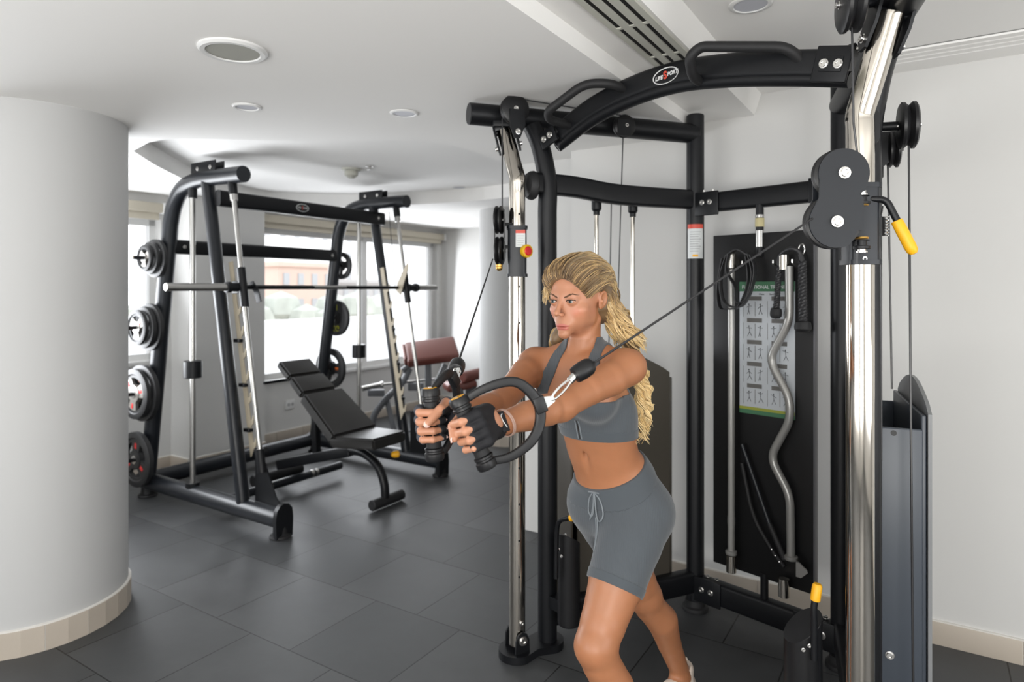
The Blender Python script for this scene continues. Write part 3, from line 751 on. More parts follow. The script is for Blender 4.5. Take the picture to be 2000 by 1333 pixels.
mb = MB(); mb.lathe(kc - kd * .045, kd, [(.011, 0), (.011, .05)], 16); mb.build('knob_shaft', M_black, sl_)
mb = MB(); mb.lathe(kc, kd, [(.016, 0), (.025, .004), (.027, .012), (.026, .022), (.020, .024)], 28); k1 = mb.build('selector_knob', mat('knob_yellow', (.75, .45, .01), .35), sl_)
mb = MB(); mb.lathe(kc + kd * .021, kd, [(.0185, 0), (.0185, .004), (.015, .008), (.001, .009)], 28); mb.build('knob_face', M_red, k1)
fc = at(LC, 0) + Vector((.003, -.0385, 0))
mb = MB(); mb.box(Vector((fc.x + .01, fc.y - .001, 1.675)), (.038, .001, .055)); lb = mb.build('sticker', M_label, sl_, smooth=False)
mb = MB(); mb.box(Vector((fc.x + .01, fc.y - .001, 1.709)), (.038, .0012, .013)); mb.build('sticker_header', M_badge_r, lb, smooth=False)
mb = MB()
for i in range(5): mb.box(Vector((fc.x + .01, fc.y - .0017, 1.692 - i * .009)), (.030 - (i % 2) * .006, .0004, .0018))
mb.build('sticker_print', mat('label_print', (.35, .36, .37), .6), lb, smooth=False)

# --- steel cables of the machine
def cable(pts, r=.0028): mb = MB(); mb.tube(pts, r, 8); mb.build('cable', M_cable, ft)
ST_R, ST_L = P(890, 724, 1.545), P(1124, 733, 1.40)                  # where the rubber stoppers begin
tR, tL = c2 + Vector((-.028, -.01, -.035)), cl_ + Vector((-.06, -.02, .008))
STD_R, STD_L = (tR - ST_R).normalized(), (tL - ST_L).normalized()
LH0, RH0 = ST_R + STD_R * .045, ST_L + STD_L * .045
cable([P(981, 232, 2.60), P(981, 430, 2.60)]); cable([tR, LH0])
cable([P(1008, 192, 2.62), P(1025, 195, 2.63), P(1215, 226, 2.80)])
cable([P(1217, 262, 2.82), SL(.40, .10, 1.15)]); cable([P(1194, 398, 2.83), SL(.36, .10, 1.1)])
cable([P(1664, 50, 1.60), P(1667, 240, 1.61), cu + Vector((.045, .0, .03))])
cable([tL, RH0])
cable([P(1775, 285, 1.86), P(1779, 830, 1.835), P(1784, 1400, 1.82)], .0032); cable([P(1734, 318, 2.03), P(1742, 760, 2.03)], .0030)
# cradle for the weight pin: foot levers and black counterweight housings
def pedal(c, r, ztop, zbot, tilt, lev, lgrip, px_name, screws):
    n = 24; vs = []; fs = []
    for i in range(n):
        a = 2 * PI * i / n; x, y = math.cos(a) * r, math.sin(a) * r
        zt = ztop - tilt[0] * x - tilt[1] * y
        vs += [Vector((c.x + x, c.y + y, zbot)), Vector((c.x + x, c.y + y, zt)), Vector((c.x + x * .97, c.y + y * .97, zt + .002))]
    for i in range(n):
        j = (i + 1) % n; fs += [(3 * i, 3 * j, 3 * j + 1, 3 * i + 1), (3 * i + 1, 3 * j + 1, 3 * j + 2, 3 * i + 2)]
    fs += [tuple(3 * i + 2 for i in range(n)), tuple(reversed([3 * i for i in range(n)]))]
    mb = MB(); mb.add(vs, fs); mb.sphere((c.x, c.y, zbot), r, 1, 1, .3, 24); h = mb.build('pedal_housing', M_blackm, ft, angle=.5)
    mb = MB(); mb.tube(fillet(lev, .03, 6), .009, 12); l_ = mb.build('foot_lever', M_black, ft)
    mb = MB(); a, b = lgrip; mb.lathe(a, b - a, [(.011, 0), (.0135, .002), (.0135, (b - a).length - .006), (.010, (b - a).length)], 18); mb.build('grip', M_yellow, l_)
    mb = MB()
    for s_ in screws: bolt(mb, s_, (-.25, -1, 0), .0045, .004)
    mb.build('bolt', M_bolt, h)
pedal(at(XY(1111, 2.62), 0), .045, .475, .14, (.4, .5), [P(1086, 1130, 2.56), P(1087, 1050, 2.56), P(1090, 1017, 2.55), P(1116, 1012, 2.50)], (P(1114, 1012.5, 2.502), P(1132, 1010, 2.47)), '', [P(1091, 1074, 2.575), P(1096, 1087, 2.575)])
pedal(at(XY(1568, 1.90), 0), .052, .50, .14, (-.75, -.1), [P(1590, 1290, 1.84), P(1590, 1215, 1.84), P(1589, 1190, 1.84), P(1593, 1165, 1.84)], (P(1592, 1174, 1.84), P(1597, 1141, 1.84)), '', [P(1569, 1270, 1.845), P(1581, 1262, 1.845)])
mb = MB(); mb.bar(at(XY(1111, 2.62), .20), at(LP, .20), .05, .05); mb.bar(at(XY(1568, 1.90), .20), at(RP, .20), .05, .05); mb.build('pedal_arm', M_black, ft)

# --- rear attachment board with its posts
brd = at(PA, 0)
def BD(s, off, z): return brd + ab * s + nb * off + Zv * z
m3b = Matrix((ab, nb, Zv)).transposed()
mb = MB(); mb.box(BD(.318, .0, .985), (.445, .018, 1.47), m3b, .003); bdo = mb.build('attachment_board', mat('board_black', (.0065, .0065, .007), .38, spec=.35), ft)
mb = MB(); mb.box(BD(.542, .0, .985), (.006, .030, 1.47), m3b, .001); mb.build('edge_trim', mat('edge_grey', (.10, .10, .11), .4), bdo)
mb = MB(); mb.cyl(BD(.315, .012, 1.62), BD(.315, .012, 1.84), .0165, 20); mb.cyl(BD(.330, 0, .15), BD(.330, 0, .27), .017, 18); mb.build('board_post', M_black, bdo)
mb = MB(); mb.cyl(BD(.315, .012, 1.745), BD(.315, .012, 1.782), .019, 20); mb.build('post_ring', mat('ring_cream', (.55, .48, .25), .4), bdo)
mb = MB(); mb.cyl(BD(.315, .012, 1.784), BD(.315, .012, 1.796), .018, 20); mb.cyl(BD(.315, .012, 1.66), BD(.315, .012, 1.73), .0172, 20); mb.build('post_sleeve', M_steel, bdo)
# bar sockets
for s_, zt, zb in ((.205, 1.632, .29), (.435, 1.620, .262)):
    for z0, z1 in ((zt - .062, zt), (zb - .04, zb + .035)):
        mb = MB(); mb.lathe(BD(s_, .05, z0), Zv, [(.020, 0), (.0215, .001), (.0215, z1 - z0 - .001), (.019, z1 - z0)], 24); mb.bar(BD(s_, .05, (z0 + z1) / 2), BD(s_, .005, (z0 + z1) / 2), .02, .02); mb.build('bar_socket', M_chrome, bdo)
mb = MB()
for s_ in (.26, .395, .475):                                         # hooks
    mb.tube(fillet([BD(s_, .005, 1.58), BD(s_, .06, 1.58), BD(s_, .06, 1.60)], .01, 4), .004, 8)
mb.build('hook', M_bolt, bdo)
# exercise chart (flat print)
def poster():
    s0, s1, z0, z1 = .2237, .4645, .943, 1.512
    mb = MB(); mb.box(BD((s0 + s1) / 2, .0105, (z0 + z1) / 2), (s1 - s0, .003, z1 - z0), m3b, .0005)
    ps = mb.build('exercise_chart', mat('chart_paper', (.50, .53, .56), .35), bdo)
    def rect(name, a, b, c, d, m, lift=.0008):
        mb = MB(); mb.box(BD((a + b) / 2, .012 + lift, (c + d) / 2), (b - a, .0006, d - c), m3b); return mb.build(name, m, ps, smooth=False)
    rect('chart_header', s0, s1, z1 - .042, z1, mat('chart_green', (.05, .16, .08), .4))
    text_part('chart_title', 'FUNCTIONAL TRAINING', .021, BD((s0 + s1) / 2, .0135, z1 - .024), ab, Zv, M_label, ps, sx=.92, bold=.0004)
    text_part('chart_note', 'Chest        Back', .010, BD((s0 + s1) / 2, .0130, z1 - .054), ab, Zv, mat('chart_ink', (.05, .05, .06), .5), ps)
    rect('chart_footer', s0, s1, z0 + .018, z0 + .030, mat('chart_yellow', (.30, .32, .04), .4)); rect('chart_footer', s0, s1, z0, z0 + .018, mat('chart_green', (.05, .16, .08), .4))
    mg_, mi = mat('chart_grey', (.12, .115, .11), .5), mat('chart_ink', (.05, .05, .06), .5)
    random.seed(3); bars = MB(); ink = MB(); lines = MB()
    for r_ in range(5):
        zc = z1 - .072 - r_ * .094
        for c_ in range(2):
            sc_ = s0 + .068 + c_ * .108
            bars.box(BD(sc_, .0128, zc), (.066, .0006, .018), m3b)
            lines.box(BD(sc_ + .003, .0126, zc - .045), (.002, .0006, .062), m3b); lines.box(BD(sc_ - .05, .0126, zc - .045), (.0012, .0006, .07), m3b)
            for k in range(2):                        # small exercise figures
                x0 = sc_ - .024 + k * .05; z_ = zc - .038; h_ = BD(x0, .0127, z_ + .012); ink.sphere(h_, .0035, 1, .2, 1, 8)
                bx_ = random.uniform(-.008, .008)
                for (q0, q1) in (((0, .008), (bx_ * .4, -.012)), ((0, .005), (.012, random.uniform(-.006, .014))), ((0, .005), (-.011, random.uniform(-.008, .012))), ((bx_ * .4, -.012), (.007 + bx_, -.030)), ((bx_ * .4, -.012), (-.007, -.031))):
                    ink.tube([BD(x0 + q0[0], .0127, z_ + q0[1]), BD(x0 + q1[0], .0127, z_ + q1[1])], .0010, 5)
    bars.build('chart_heading', mg_, ps, smooth=False); lines.build('chart_line', mg_, ps, smooth=False); ink.build('chart_figure', mi, ps)
poster()

# ================================================================== ATTACHMENTS HANGING ON THE BOARD
c = BD(.205, .05, .9)
t = thing('straight_bar', c, 'long straight grey bar standing in chrome sockets on the left of the black board', 'bar')
mb = MB(); mb.cyl(BD(.205, .05, .33), BD(.205, .05, 1.565), .0150, 24); mb.build('shaft', M_greybar, t)
mb = MB(); mb.lathe(BD(.205, .05, .327), Zv, [(.022, 0), (.024, .003), (.024, .016), (.018, .02)], 22); mb.cyl(BD(.205, .05, .46), BD(.205, .05, .49), .0165, 18); mb.build('collar', M_greybar, t)
pts = [(1541, 520), (1542, 629), (1502, 702), (1542, 778), (1543, 822), (1504, 894), (1543, 968), (1545, 1092)]
def on_board(px, py, off):
    k = (px - 1000) / FPX; q = brd + nb * off; s = (k * q.y - q.x) / (ab.x - k * ab.y); b_ = q + ab * s
    return Vector((b_.x, b_.y, CAM_H - (py - 565) / FPX * b_.y))
t = thing('curl_bar', on_board(1541, 900, .05), 'zigzag grey curl bar standing in chrome sockets on the right of the black board', 'bar')
mb = MB(); mb.tube(fillet([on_board(a, b, .05) for a, b in pts], .05, 8), .0165, 22); mb.build('shaft', M_greybar, t)
mb = MB(); e_ = on_board(1545, 1088, .05); mb.lathe(e_ - Zv * .012, Zv, [(.024, 0), (.026, .003), (.026, .014), (.019, .018)], 22); mb.build('collar', M_greybar, t)
mb = MB(); mb.prism([(0, -.03), (.02, -.03), (.045, -.004), (.042, .008), (.012, .03), (0, .03)], on_board(1555, 1112, .05), ab, Zv, nb, .006); mb.build('lug', M_greybar, t)
# triceps rope
def rope(a, b, r, n=3, turns=6):
    mb = MB(); a, b = Vector(a), Vector(b); x, y, d = ortho(b - a); L = (b - a).length
    for k in range(n):
        pts = []
        for i in range(turns * 10 + 1):
            t_ = i / (turns * 10); an = 2 * PI * turns * t_ + 2 * PI * k / n
            pts.append(a + d * (L * t_) + x * math.cos(an) * r * .52 + y * math.sin(an) * r * .52)
        mb.tube(pts, r * .52, 8)
    return mb
t = thing('triceps_rope', on_board(1545, 500, .07), 'black twisted triceps rope with rubber knob ends, hanging over the curl bar', 'rope attachment')
ends = [(on_board(1522, 520, .06), on_board(1516, 606, .075), .012), (on_board(1567, 512, .06), on_board(1568, 632, .075), .0165)]
M_rope = mat('black_nylon_rope', (.022, .022, .024), .45)
for a, b, r in ends:
    rope(a, b, r).build('rope_end', M_rope, t)
    mb = MB(); mb.lathe(b, (b - a), [(r * 1.2, -.008), (r * 1.75, -.004), (r * 1.95, .012), (r * 1.9, .024), (r * 1.3, .034), (.001, .036)], 24); mb.build('rubber_end', M_rubber, t)
mb = MB(); mb.tube(smooth_path([ends[0][0], on_board(1524, 500, .06), on_board(1545, 486, .075), on_board(1562, 495, .06), ends[1][0]], 6), .010, 12); mb.build('rope_bend', M_rope, t)
mb = MB(); mb.tube([on_board(1566, 487, .06) + (ab * math.cos(a) * .012 + Zv * math.sin(a) * .02) for a in (2 * PI * i / 16 for i in range(16))], .003, 8, closed=True); mb.build('carabiner', M_bolt, t)
# strap bundle
t = thing('webbing_strap', on_board(1440, 500, .07), 'bundle of black webbing straps looped over the straight bar', 'strap')
for lp_ in ([(1462, 496), (1470, 540), (1455, 592), (1432, 600), (1412, 585), (1408, 540), (1420, 500)], [(1458, 500), (1462, 550), (1444, 598), (1424, 604), (1406, 600), (1403, 560), (1412, 505)],
            [(1466, 498), (1475, 530), (1462, 580), (1440, 590), (1436, 560), (1420, 530), (1424, 496)]):
    k = random.random() * .012
    mb = MB(); mb.sweep(smooth_path([on_board(a, b, .078 + k) for a, b in lp_], 6), rrect(.004, .030, .0018, 2), up=nb); mb.build('loop', M_rope, t)
mb = MB(); mb.sweep(smooth_path([on_board(1420, 500, .08), on_board(1440, 488, .09), on_board(1460, 498, .08)], 6), rrect(.006, .03, .002, 2), up=nb); mb.build('fold', M_rope, t)
# lat handles leaning in the bottom
t = thing('pulldown_bar', on_board(1490, 990, .03), 'long thin black pulldown bar leaning across the lower board', 'bar')
mb = MB(); mb.tube([on_board(1449, 868, .03), on_board(1502, 1022, .035), on_board(1532, 1092, .05)], .0085, 14); mb.build('shaft', M_grayf, t)
mb = MB(); mb.tube([on_board(1503, 1024, .035), on_board(1533, 1094, .05)], .0125, 14); mb.build('sleeve', M_rubber, t)
t = thing('bent_bar', on_board(1480, 1000, .03), 'bent black bar with studs leaning below the straight grey bar', 'bar')
mb = MB(); mb.tube(fillet([on_board(1449, 905, .025), on_board(1466, 990, .03), on_board(1478, 1024, .03), on_board(1512, 1082, .035), on_board(1532, 1108, .045)], .04, 5), .009, 12); mb.build('shaft', M_rubber, t)
mb = MB()
for a, b in ((1507, 1074), (1514, 1086), (1522, 1098), (1529, 1108)): mb.sphere(on_board(a, b, .048), .004, seg=8)
mb.build('stud', M_bolt, t)
# ================================================================== SMITH MACHINE
SU0, SU1 = 2.545, 4.063
sm = thing('smith_machine', R(3.3, 3.95, 0), 'charcoal grey Smith machine frame with sloping guide rods, in front of the wide window', 'gym machine')
RM = ROOM.to_3x3()
Uv, Vv = RM @ Vector((1, 0, 0)), RM @ Vector((0, 1, 0))
def S(name, mb, m=M_grayf, par=None, **k): return mb.build(name, m, par or sm, **k)
def guide(z, v0=3.44, z0=.48, v1=3.71, z1=2.12): return v0 + (v1 - v0) * (z - z0) / (z1 - z0)
for u, s in ((SU0, 1), (SU1, -1)):
    mb = MB(); mb.cyl(R(u, 3.235, .11), R(u, 4.78, .11), .057, 28, .004); S('base_tube', mb)
    mb = MB(); mb.prism([(-.058, -.11), (.058, -.11), (.062, .0), (.055, .055), (.03, .085), (0, .095), (-.03, .085), (-.055, .055), (-.062, 0)], R(u, 3.225, .115), Uv, Zv, Vv, .03); S('end_plate', mb, M_black)
    for v in (3.25, 4.70):
        mb = MB(); mb.lathe(R(u, v, 0), Zv, [(.062, 0), (.064, .006), (.060, .016), (.045, .022), (.04, .07)], 24); S('foot', mb, M_rubber)
    mb = MB(); mb.tube([R(u, 3.60, .12), R(u, 3.98, 2.19)], .047, 24, flat=.85); S('front_upright', mb)
    path = [R(u, 4.70, .12), R(u, 4.43, 1.80)] + smooth_path([R(u, 4.41, 1.93), R(u, 4.36, 2.06), R(u, 4.26, 2.165), R(u, 4.10, 2.205), R(u, 3.95, 2.208)], 5) + [R(u, 3.60, 2.20)]
    mb = MB(); mb.tube(path, .052, 28); S('rear_upright', mb)
    mb = MB()
    for k in (-1, 1): mb.box(R(u + k * .03, 3.98, 2.275), (.008, .27, .075), RM, .003)
    mb.box(R(u, 4.08, 2.28), (.05, .05, .055), RM, .003); hs = S('top_housing', mb, M_black)
    mb = MB()
    for v in (3.90, 4.04): bolt(mb, R(u - .034, v, 2.27), -Uv, .010, .006)
    S('bolt', mb, M_bolt)
    # guide rod (front, sloping), rear rod (vertical) with its stop
    mb = MB(); mb.cyl(R(u, guide(.47), .47), R(u, guide(2.11), 2.11), .0150, 20); S('guide_rod', mb, M_steel)
    mb = MB(); mb.cyl(R(u, guide(2.08), 2.08), R(u, guide(2.17), 2.17), .028, 20); S('rod_mount', mb, M_black)
    mb = MB(); mb.cyl(R(u, guide(2.04), 2.04), R(u, guide(2.08), 2.08), .024, 20); S('rod_collar', mb, M_steel)
    mb = MB(); mb.cyl(R(u, 4.147, .16), R(u, 4.147, 2.10), .0175, 20); S('rear_rod', mb, M_steel)
    mb = MB(); mb.cyl(R(u, 4.147, 2.09), R(u, 4.147, 2.17), .028, 20); mb2 = MB(); S('rod_mount', mb, M_black)
    mb2.cyl(R(u, 4.147, .155), R(u, 4.147, .185), .045, 20); S('rod_base', mb2, M_black)
    mb = MB(); mb.cyl(R(u, 4.147, .885), R(u, 4.147, 1.0), .058, 28, .004); S('counterweight_stop', mb, M_black)
    # toothed catch strip
    z0, z1 = .42, 1.66; dirn = (R(u, 3.98 - .075, 2.19) - R(u, 3.60 - .075, .12)).normalized(); nrm = dirn.cross(Uv); nrm = nrm if nrm.dot(Vv) < 0 else -nrm
    L = (z1 - z0) / dirn.z; o_ = R(u + s * .06, 3.60 + .38 * (z0 - .12) / 2.07 - .075, z0)
    poly = [(-.03, 0)]; N = 8; st = (L - .12) / N
    for i in range(N):
        y = .05 + i * st
        poly += [(.006, y), (.006, y + .020), (.022, y + .034), (.046, y + .075), (.054, y + .070), (.048, y + .035), (.026, y - .002)][::1] if False else [(.008, y), (.030, y + .012), (.050, y + .062), (.040, y + .068), (.026, y + .038), (.010, y + .040)]
    poly += [(.008, L), (-.03, L)]
    mb = MB(); mb.prism(poly, o_, nrm, dirn, Uv, .008); S('catch_strip', mb, M_ivory, angle=.4)
    for i in (1, 3, 5):
        q = o_ + dirn * (.03 + i * st) - nrm * .01
        mb = MB(); mb.box(q - Uv * s * .012, (.03, .06, .022), RM, .002); S('strip_bracket', mb, M_black)
    # foot pulley block and wedge
    mb = MB(); mb.prism([(0, 0), (.26, 0), (.20, .05), (.05, .33), (.0, .33)], R(u + s * .035, 3.53, .16), -Vv, Zv, Uv, .008); S('wedge_plate', mb, M_black)
    mb = MB(); mb.cyl(R(u + s * .01, 3.47, .47), R(u + s * .06, 3.47, .47), .035, 20); S('foot_pulley', mb, M_black)
    mb = MB(); mb.cyl(R(u, guide(.36), .36), R(u, guide(.50), .50), .026, 20); S('rod_base', mb, M_black)
    mb = MB(); mb.tube([R(u + s * .05, 3.75, 2.12), R(u + s * .05, 3.68, 1.5)], .003, 6); S('cable', mb, M_cable)
for (v, z, h_, n_) in ((3.87, 2.07, .105, 'top_crossbeam'), (4.42, 1.775, .10, 'rear_crossbeam')):
    mb = MB(); mb.sweep([R(SU0, v, z), R(SU1, v, z)], rrect(.06, h_, .02, 3), up=Zv); S(n_, mb, M_black)
    mb = MB(); bolt(mb, R(SU0 + .09, v - .031, z), -Vv, .010, .006); bolt(mb, R(SU1 - .08, v - .031, z), -Vv, .010, .006); S('bolt', mb, M_bolt)
mb = MB(); mb.cyl(R(SU0, 4.72, .11), R(SU1, 4.72, .11), .057, 24); S('rear_base_tube', mb, M_grayf)
mb = MB(); mb.cyl(R(SU0, 3.90, .09), R(3.62, 3.90, .09), .030, 20); S('tie_bar', mb, M_grayf)
mb = MB()
for a in (2.95, 3.32, 3.36): mb.cyl(R(a, 3.90, .09), R(a + .025, 3.90, .09), .0315, 20)
S('tie_band', mb, M_steel)
# badge on the top crossbeam
bc = R(3.20, 3.838, 2.072); mb = MB()
mb.sweep([bc + Uv * (math.cos(a) * .055) + Zv * (math.sin(a) * .026) for a in (2 * PI * i / 32 for i in range(32))], [(-.002, -.001), (.002, -.001), (.002, .001), (-.002, .001)], closed=True)
bg = S('badge', mb, M_label)
text_part('badge_word', 'LIFE', .022, bc - Uv * .028, Uv, Zv, M_label, bg, sx=.9); text_part('badge_letter', 'S', .038, bc, Uv, Zv, M_badge_r, bg, sx=.8); text_part('badge_word', 'PORT', .022, bc + Uv * .029, Uv, Zv, M_label, bg, sx=.85)
# weight pegs on the rear uprights
def rear_v(z): return 4.70 - .27 * (z - .12) / 1.68
PEGZ = [1.69, 1.218, .757, .285]
for z in PEGZ:
    v = rear_v(z)
    mb = MB(); mb.cyl(R(SU0 - .02, v, z), R(SU0 - .235, v, z), .0135, 16, .003); S('weight_peg', mb, M_black)
    mb = MB(); mb.cyl(R(SU0 - .2355, v, z), R(SU0 - .240, v, z), .011, 14); S('peg_tip', mb, M_ivory)
    mb = MB(); mb.cyl(R(SU1 + .02, v, z), R(SU1 + .20, v, z), .0135, 16, .003); S('weight_peg', mb, M_black)

# barbell riding on the guide rods
bb = thing('barbell', R(3.28, 3.62, 1.49), 'long chrome and black barbell held across the guide rods of the Smith machine', 'barbell')
BV, BZ = 3.63, 1.492
mb = MB(); mb.cyl(R(2.30, BV, BZ), R(4.30, BV, BZ), .0145, 16); mb.build('bar', M_black, bb)
for a, b in ((3.12, 3.42),):
    mb = MB(); mb.cyl(R(a, BV, BZ), R(b, BV, BZ), .0150, 16); mb.build('knurled_grip', M_steel, bb)
for (a, b) in ((2.065, 2.50), (4.10, 4.475)):
    mb = MB(); mb.cyl(R(a, BV, BZ), R(b, BV, BZ), .0235, 24, .003); mb.build('sleeve', M_steel, bb)
for a in (2.44, 4.10):
    mb = MB(); mb.lathe(R(a, BV, BZ), Uv, [(.026, 0), (.034, .004), (.034, .03), (.028, .034), (.028, .09), (.036, .094), (.036, .12), (.02, .125)], 24); mb.build('collar', M_black, bb)
for u in (SU0, SU1):
    mb = MB(); d = (R(u, guide(2.1), 2.1) - R(u, guide(.5), .5)).normalized(); c = R(u, guide(BZ), BZ)
    mb.cyl(c - d * .125, c + d * .125, .027, 24, .003); mb.box(c + Vv * .045, (.05, .07, .08), RM, .005); mb.build('guide_carriage', M_black, bb)
    s = 1 if u == SU0 else -1
    mb = MB(); mb.prism([(-.02, .03), (.02, .04), (.075, -.02), (.10, -.09), (.06, -.10), (.03, -.03)] if s > 0 else [(-.03, -.06), (.02, -.02), (.0, .04), (-.08, .17), (-.11, .20), (-.11, .15), (-.06, .02)], R(u + s * .075, BV + .0, BZ), Vv if s < 0 else -Vv, Zv, Uv, .008); mb.build('safety_hook', M_ivory if s < 0 else M_black, bb)

# ================================================================== WEIGHT PLATES
M_pl_rub = mat('plate_rubber', (.022, .022, .023), .5, spec=.45)
M_pl_sil = mat('plate_silver_face', (.42, .40, .37), .35, metal=.7)
M_mark_y = mat('plate_mark_yellow', (.55, .55, .02), .5); M_mark_o = mat('plate_mark_orange', (.75, .16, .02), .5); M_mark_r = mat('plate_mark_red', (.6, .02, .02), .5)
plate_n = [0]
def plate(u, z, dia, th, side, label, group, face=M_pl_rub, mark=None, rot=0.0, solid=False, txt=None):
    """tri-grip plate; faces -u (side=-1) or +u"""
    v = rear_v(z); c = R(u, v, z); r = dia / 2; ax = Uv * side; a1, a2 = Vv, Zv
    t = thing('weight_plate', c, label, 'weight plate', group)
    def rot2(x, y): return a1 * (x * math.cos(rot) - y * math.sin(rot)) + a2 * (x * math.sin(rot) + y * math.cos(rot))
    mb = MB(); K = 48
    prof = [(r * (.66 if not solid else .30), -th * .35), (r * .92, -th * .5), (r, -th * .35), (r, th * .35), (r * .92, th * .5), (r * .80, th * .5), (r * .76, th * .28), (r * (.66 if not solid else .30), th * .28)]
    x, y = a1, a2; vs = []; fs = []
    for (pr, h) in prof: vs += [c + ax * h + x * math.cos(2 * PI * i / K) * pr + y * math.sin(2 * PI * i / K) * pr for i in range(K)]
    n = len(prof)
    for j in range(n):
        for i in range(K): fs.append((j * K + i, j * K + (i + 1) % K, ((j + 1) % n) * K + (i + 1) % K, ((j + 1) % n) * K + i))
    mb.add(vs, fs); mb.build('rim', M_pl_rub, t)
    mb = MB(); mb.lathe(c - ax * th * .4, ax, [(r * .36, 0), (r * .36, th * .8), (r * .30, th * .85), (.026, th * .85), (.024, th * .6)], 28)
    for i in range(0 if solid else 3):
        a = 2 * PI * i / 3 + PI / 6; d = rot2(math.cos(a), math.sin(a)); e = ax.cross(d)
        mb.prism([(r * .25, -r * .20), (r * .70, -r * .30), (r * .70, r * .30), (r * .25, r * .20)], c, d, e, ax, th * .55)
    mb.build('web', face, t)
    mb = MB(); mb.lathe(c - ax * th * .2, ax, [(.0265, 0), (.030, th * .72), (.0255, th * .73)], 24); mb.build('hub_ring', M_steel, t)
    if mark:
        for i, a in enumerate((PI / 2, -PI / 2) if solid else (2 * PI * k / 3 + PI / 6 for k in range(3))):
            d = rot2(math.cos(a), math.sin(a)); e = ax.cross(d); q = c + d * r * (.58 if solid else .5) + ax * (th * .29)
            if txt: text_part('marking', txt[i % len(txt)], r * .45, q, e, d, mark, t, bold=.001)
            else: mb = MB(); mb.box(q, (r * .13, r * .20, .002), Matrix((e, d, ax)).transposed(), .0005); mb.build('marking', mark, t)
    return t
G1 = 'weight plates on the left pegs of the Smith machine'; G2 = 'weight plates on the right pegs of the Smith machine'
z = PEGZ[0]
plate(2.462, z, .262, .034, -1, 'largest black plate on the top left peg, against the frame', G1, rot=.3)
plate(2.424, z, .218, .030, -1, 'middle-sized black plate on the top left peg', G1, rot=.9)
plate(2.390, z, .178, .026, -1, 'small plate with a silver face, outermost on the top left peg', G1, M_pl_sil, rot=.1)
z = PEGZ[1]
plate(2.462, z, .325, .036, -1, 'largest black plate on the second left peg, against the frame', G1, rot=.5)
plate(2.420, z, .288, .034, -1, 'middle black plate with bright grip edge on the second left peg', G1, rot=.2)
plate(2.380, z, .240, .030, -1, 'silver-faced plate outermost on the second left peg', G1, M_pl_sil, M_mark_r, rot=0)
z = PEGZ[2]
plate(2.455, z, .390, .044, -1, 'largest black plate on the third left peg, against the frame', G1, rot=.8, mark=M_mark_o)
plate(2.405, z, .345, .036, -1, 'silver-faced plate outermost on the third left peg', G1, M_pl_sil, M_mark_r, rot=.25)
z = PEGZ[3]
plate(2.455, z, .385, .044, -1, 'black plate with red mark on the lowest left peg', G1, rot=1.1, mark=M_mark_r)
plate(4.145, PEGZ[0], .245, .030, 1, 'small black plate with red mark on the top right peg', G2, mark=M_mark_r, rot=.4)
plate(4.150, PEGZ[1], .325, .038, -1, 'solid black plate with yellow numbers on the second right peg', G2, mark=M_mark_y, solid=True, txt=['10', 'KG'])
plate(4.150, PEGZ[2], .370, .040, -1, 'black three-grip plate with orange mark on the third right peg', G2, mark=M_mark_o, rot=.5)

# ================================================================== ADJUSTABLE BENCH
BU = 3.28
bn_ = thing('adjustable_bench', R(BU, 3.5, 0), 'black padded adjustable weight bench with raised backrest inside the Smith machine', 'bench')
def pad(name, a, b, w0, w1, th, m, par, nrm=None):
    """cushion from a to b (centre line on its back face), widths w0 -> w1"""
    a, b = Vector(a), Vector(b); d = (b - a); L = d.length; d.normalize(); s_ = Uv; n_ = s_.cross(d); n_ = n_ if n_.z > 0 else -n_
    bm = bmesh.new(); bmesh.ops.create_cube(bm, size=1)
    bmesh.ops.subdivide_edges(bm, edges=list(bm.edges), cuts=3, use_grid_fill=True)
    for v in bm.verts:
        x, y, z_ = v.co; t_ = y + .5; w_ = w0 + (w1 - w0) * t_
        puff = (1 - (2 * x) ** 4) * (1 - (2 * y) ** 4)
        v.co = Vector((x * w_, y * L, z_ * th * (1 + .12 * puff)))
    bmesh.ops.bevel(bm, geom=[e for e in bm.edges if len(e.link_faces) == 2 and e.calc_face_angle() > .9], offset=min(.014, th * .3), segments=4, affect='EDGES')
    M_ = Matrix((s_, d, n_)).transposed(); c_ = (a + b) / 2 + n_ * th / 2
    mb = MB(); bm.verts.index_update(); mb.add([M_ @ v.co + c_ for v in bm.verts], [[v.index for v in f.verts] for f in bm.faces]); bm.free()
    return mb.build(name, m, par, angle=.9)
b0, b1 = R(BU, 3.42, .42), R(BU, 4.06, .905)
bdv = (b1 - b0) / (b1 - b0).length; Lb = (b1 - b0).length
pad('backrest', b0, b0 + bdv * Lb * .53, .41, .36, .085, M_vinyl, bn_)
pad('backrest', b0 + bdv * Lb * .56, b0 + bdv * Lb * .78, .32, .30, .065, M_vinyl, bn_)
pad('headrest', b0 + bdv * Lb * .79, b0 + bdv * Lb, .30, .29, .06, M_vinyl, bn_)
pad('seat', R(BU, 3.05, .42), R(BU, 3.42, .40), .32, .41, .075, M_vinyl, bn_)
mb = MB(); mb.tube(smooth_path([R(BU, 3.10, .06), R(BU, 3.11, .16), R(BU, 3.17, .27), R(BU, 3.30, .335), R(BU, 3.44, .34)], 6), .036, 20, flat=.8); mb.build('front_leg', M_black, bn_)
mb = MB(); mb.cyl(R(BU - .13, 3.10, .042), R(BU + .17, 3.10, .042), .036, 24, .006); mb.build('front_foot', M_rubber, bn_)
mb = MB(); mb.bar(R(BU, 3.42, .34), R(BU, 4.20, .13), .07, .075, bev=.01); mb.build('main_beam', M_black, bn_)
mb = MB(); mb.cyl(R(BU - .22, 4.22, .05), R(BU + .22, 4.22, .05), .045, 20, .005); mb.build('rear_foot', M_rubber, bn_)
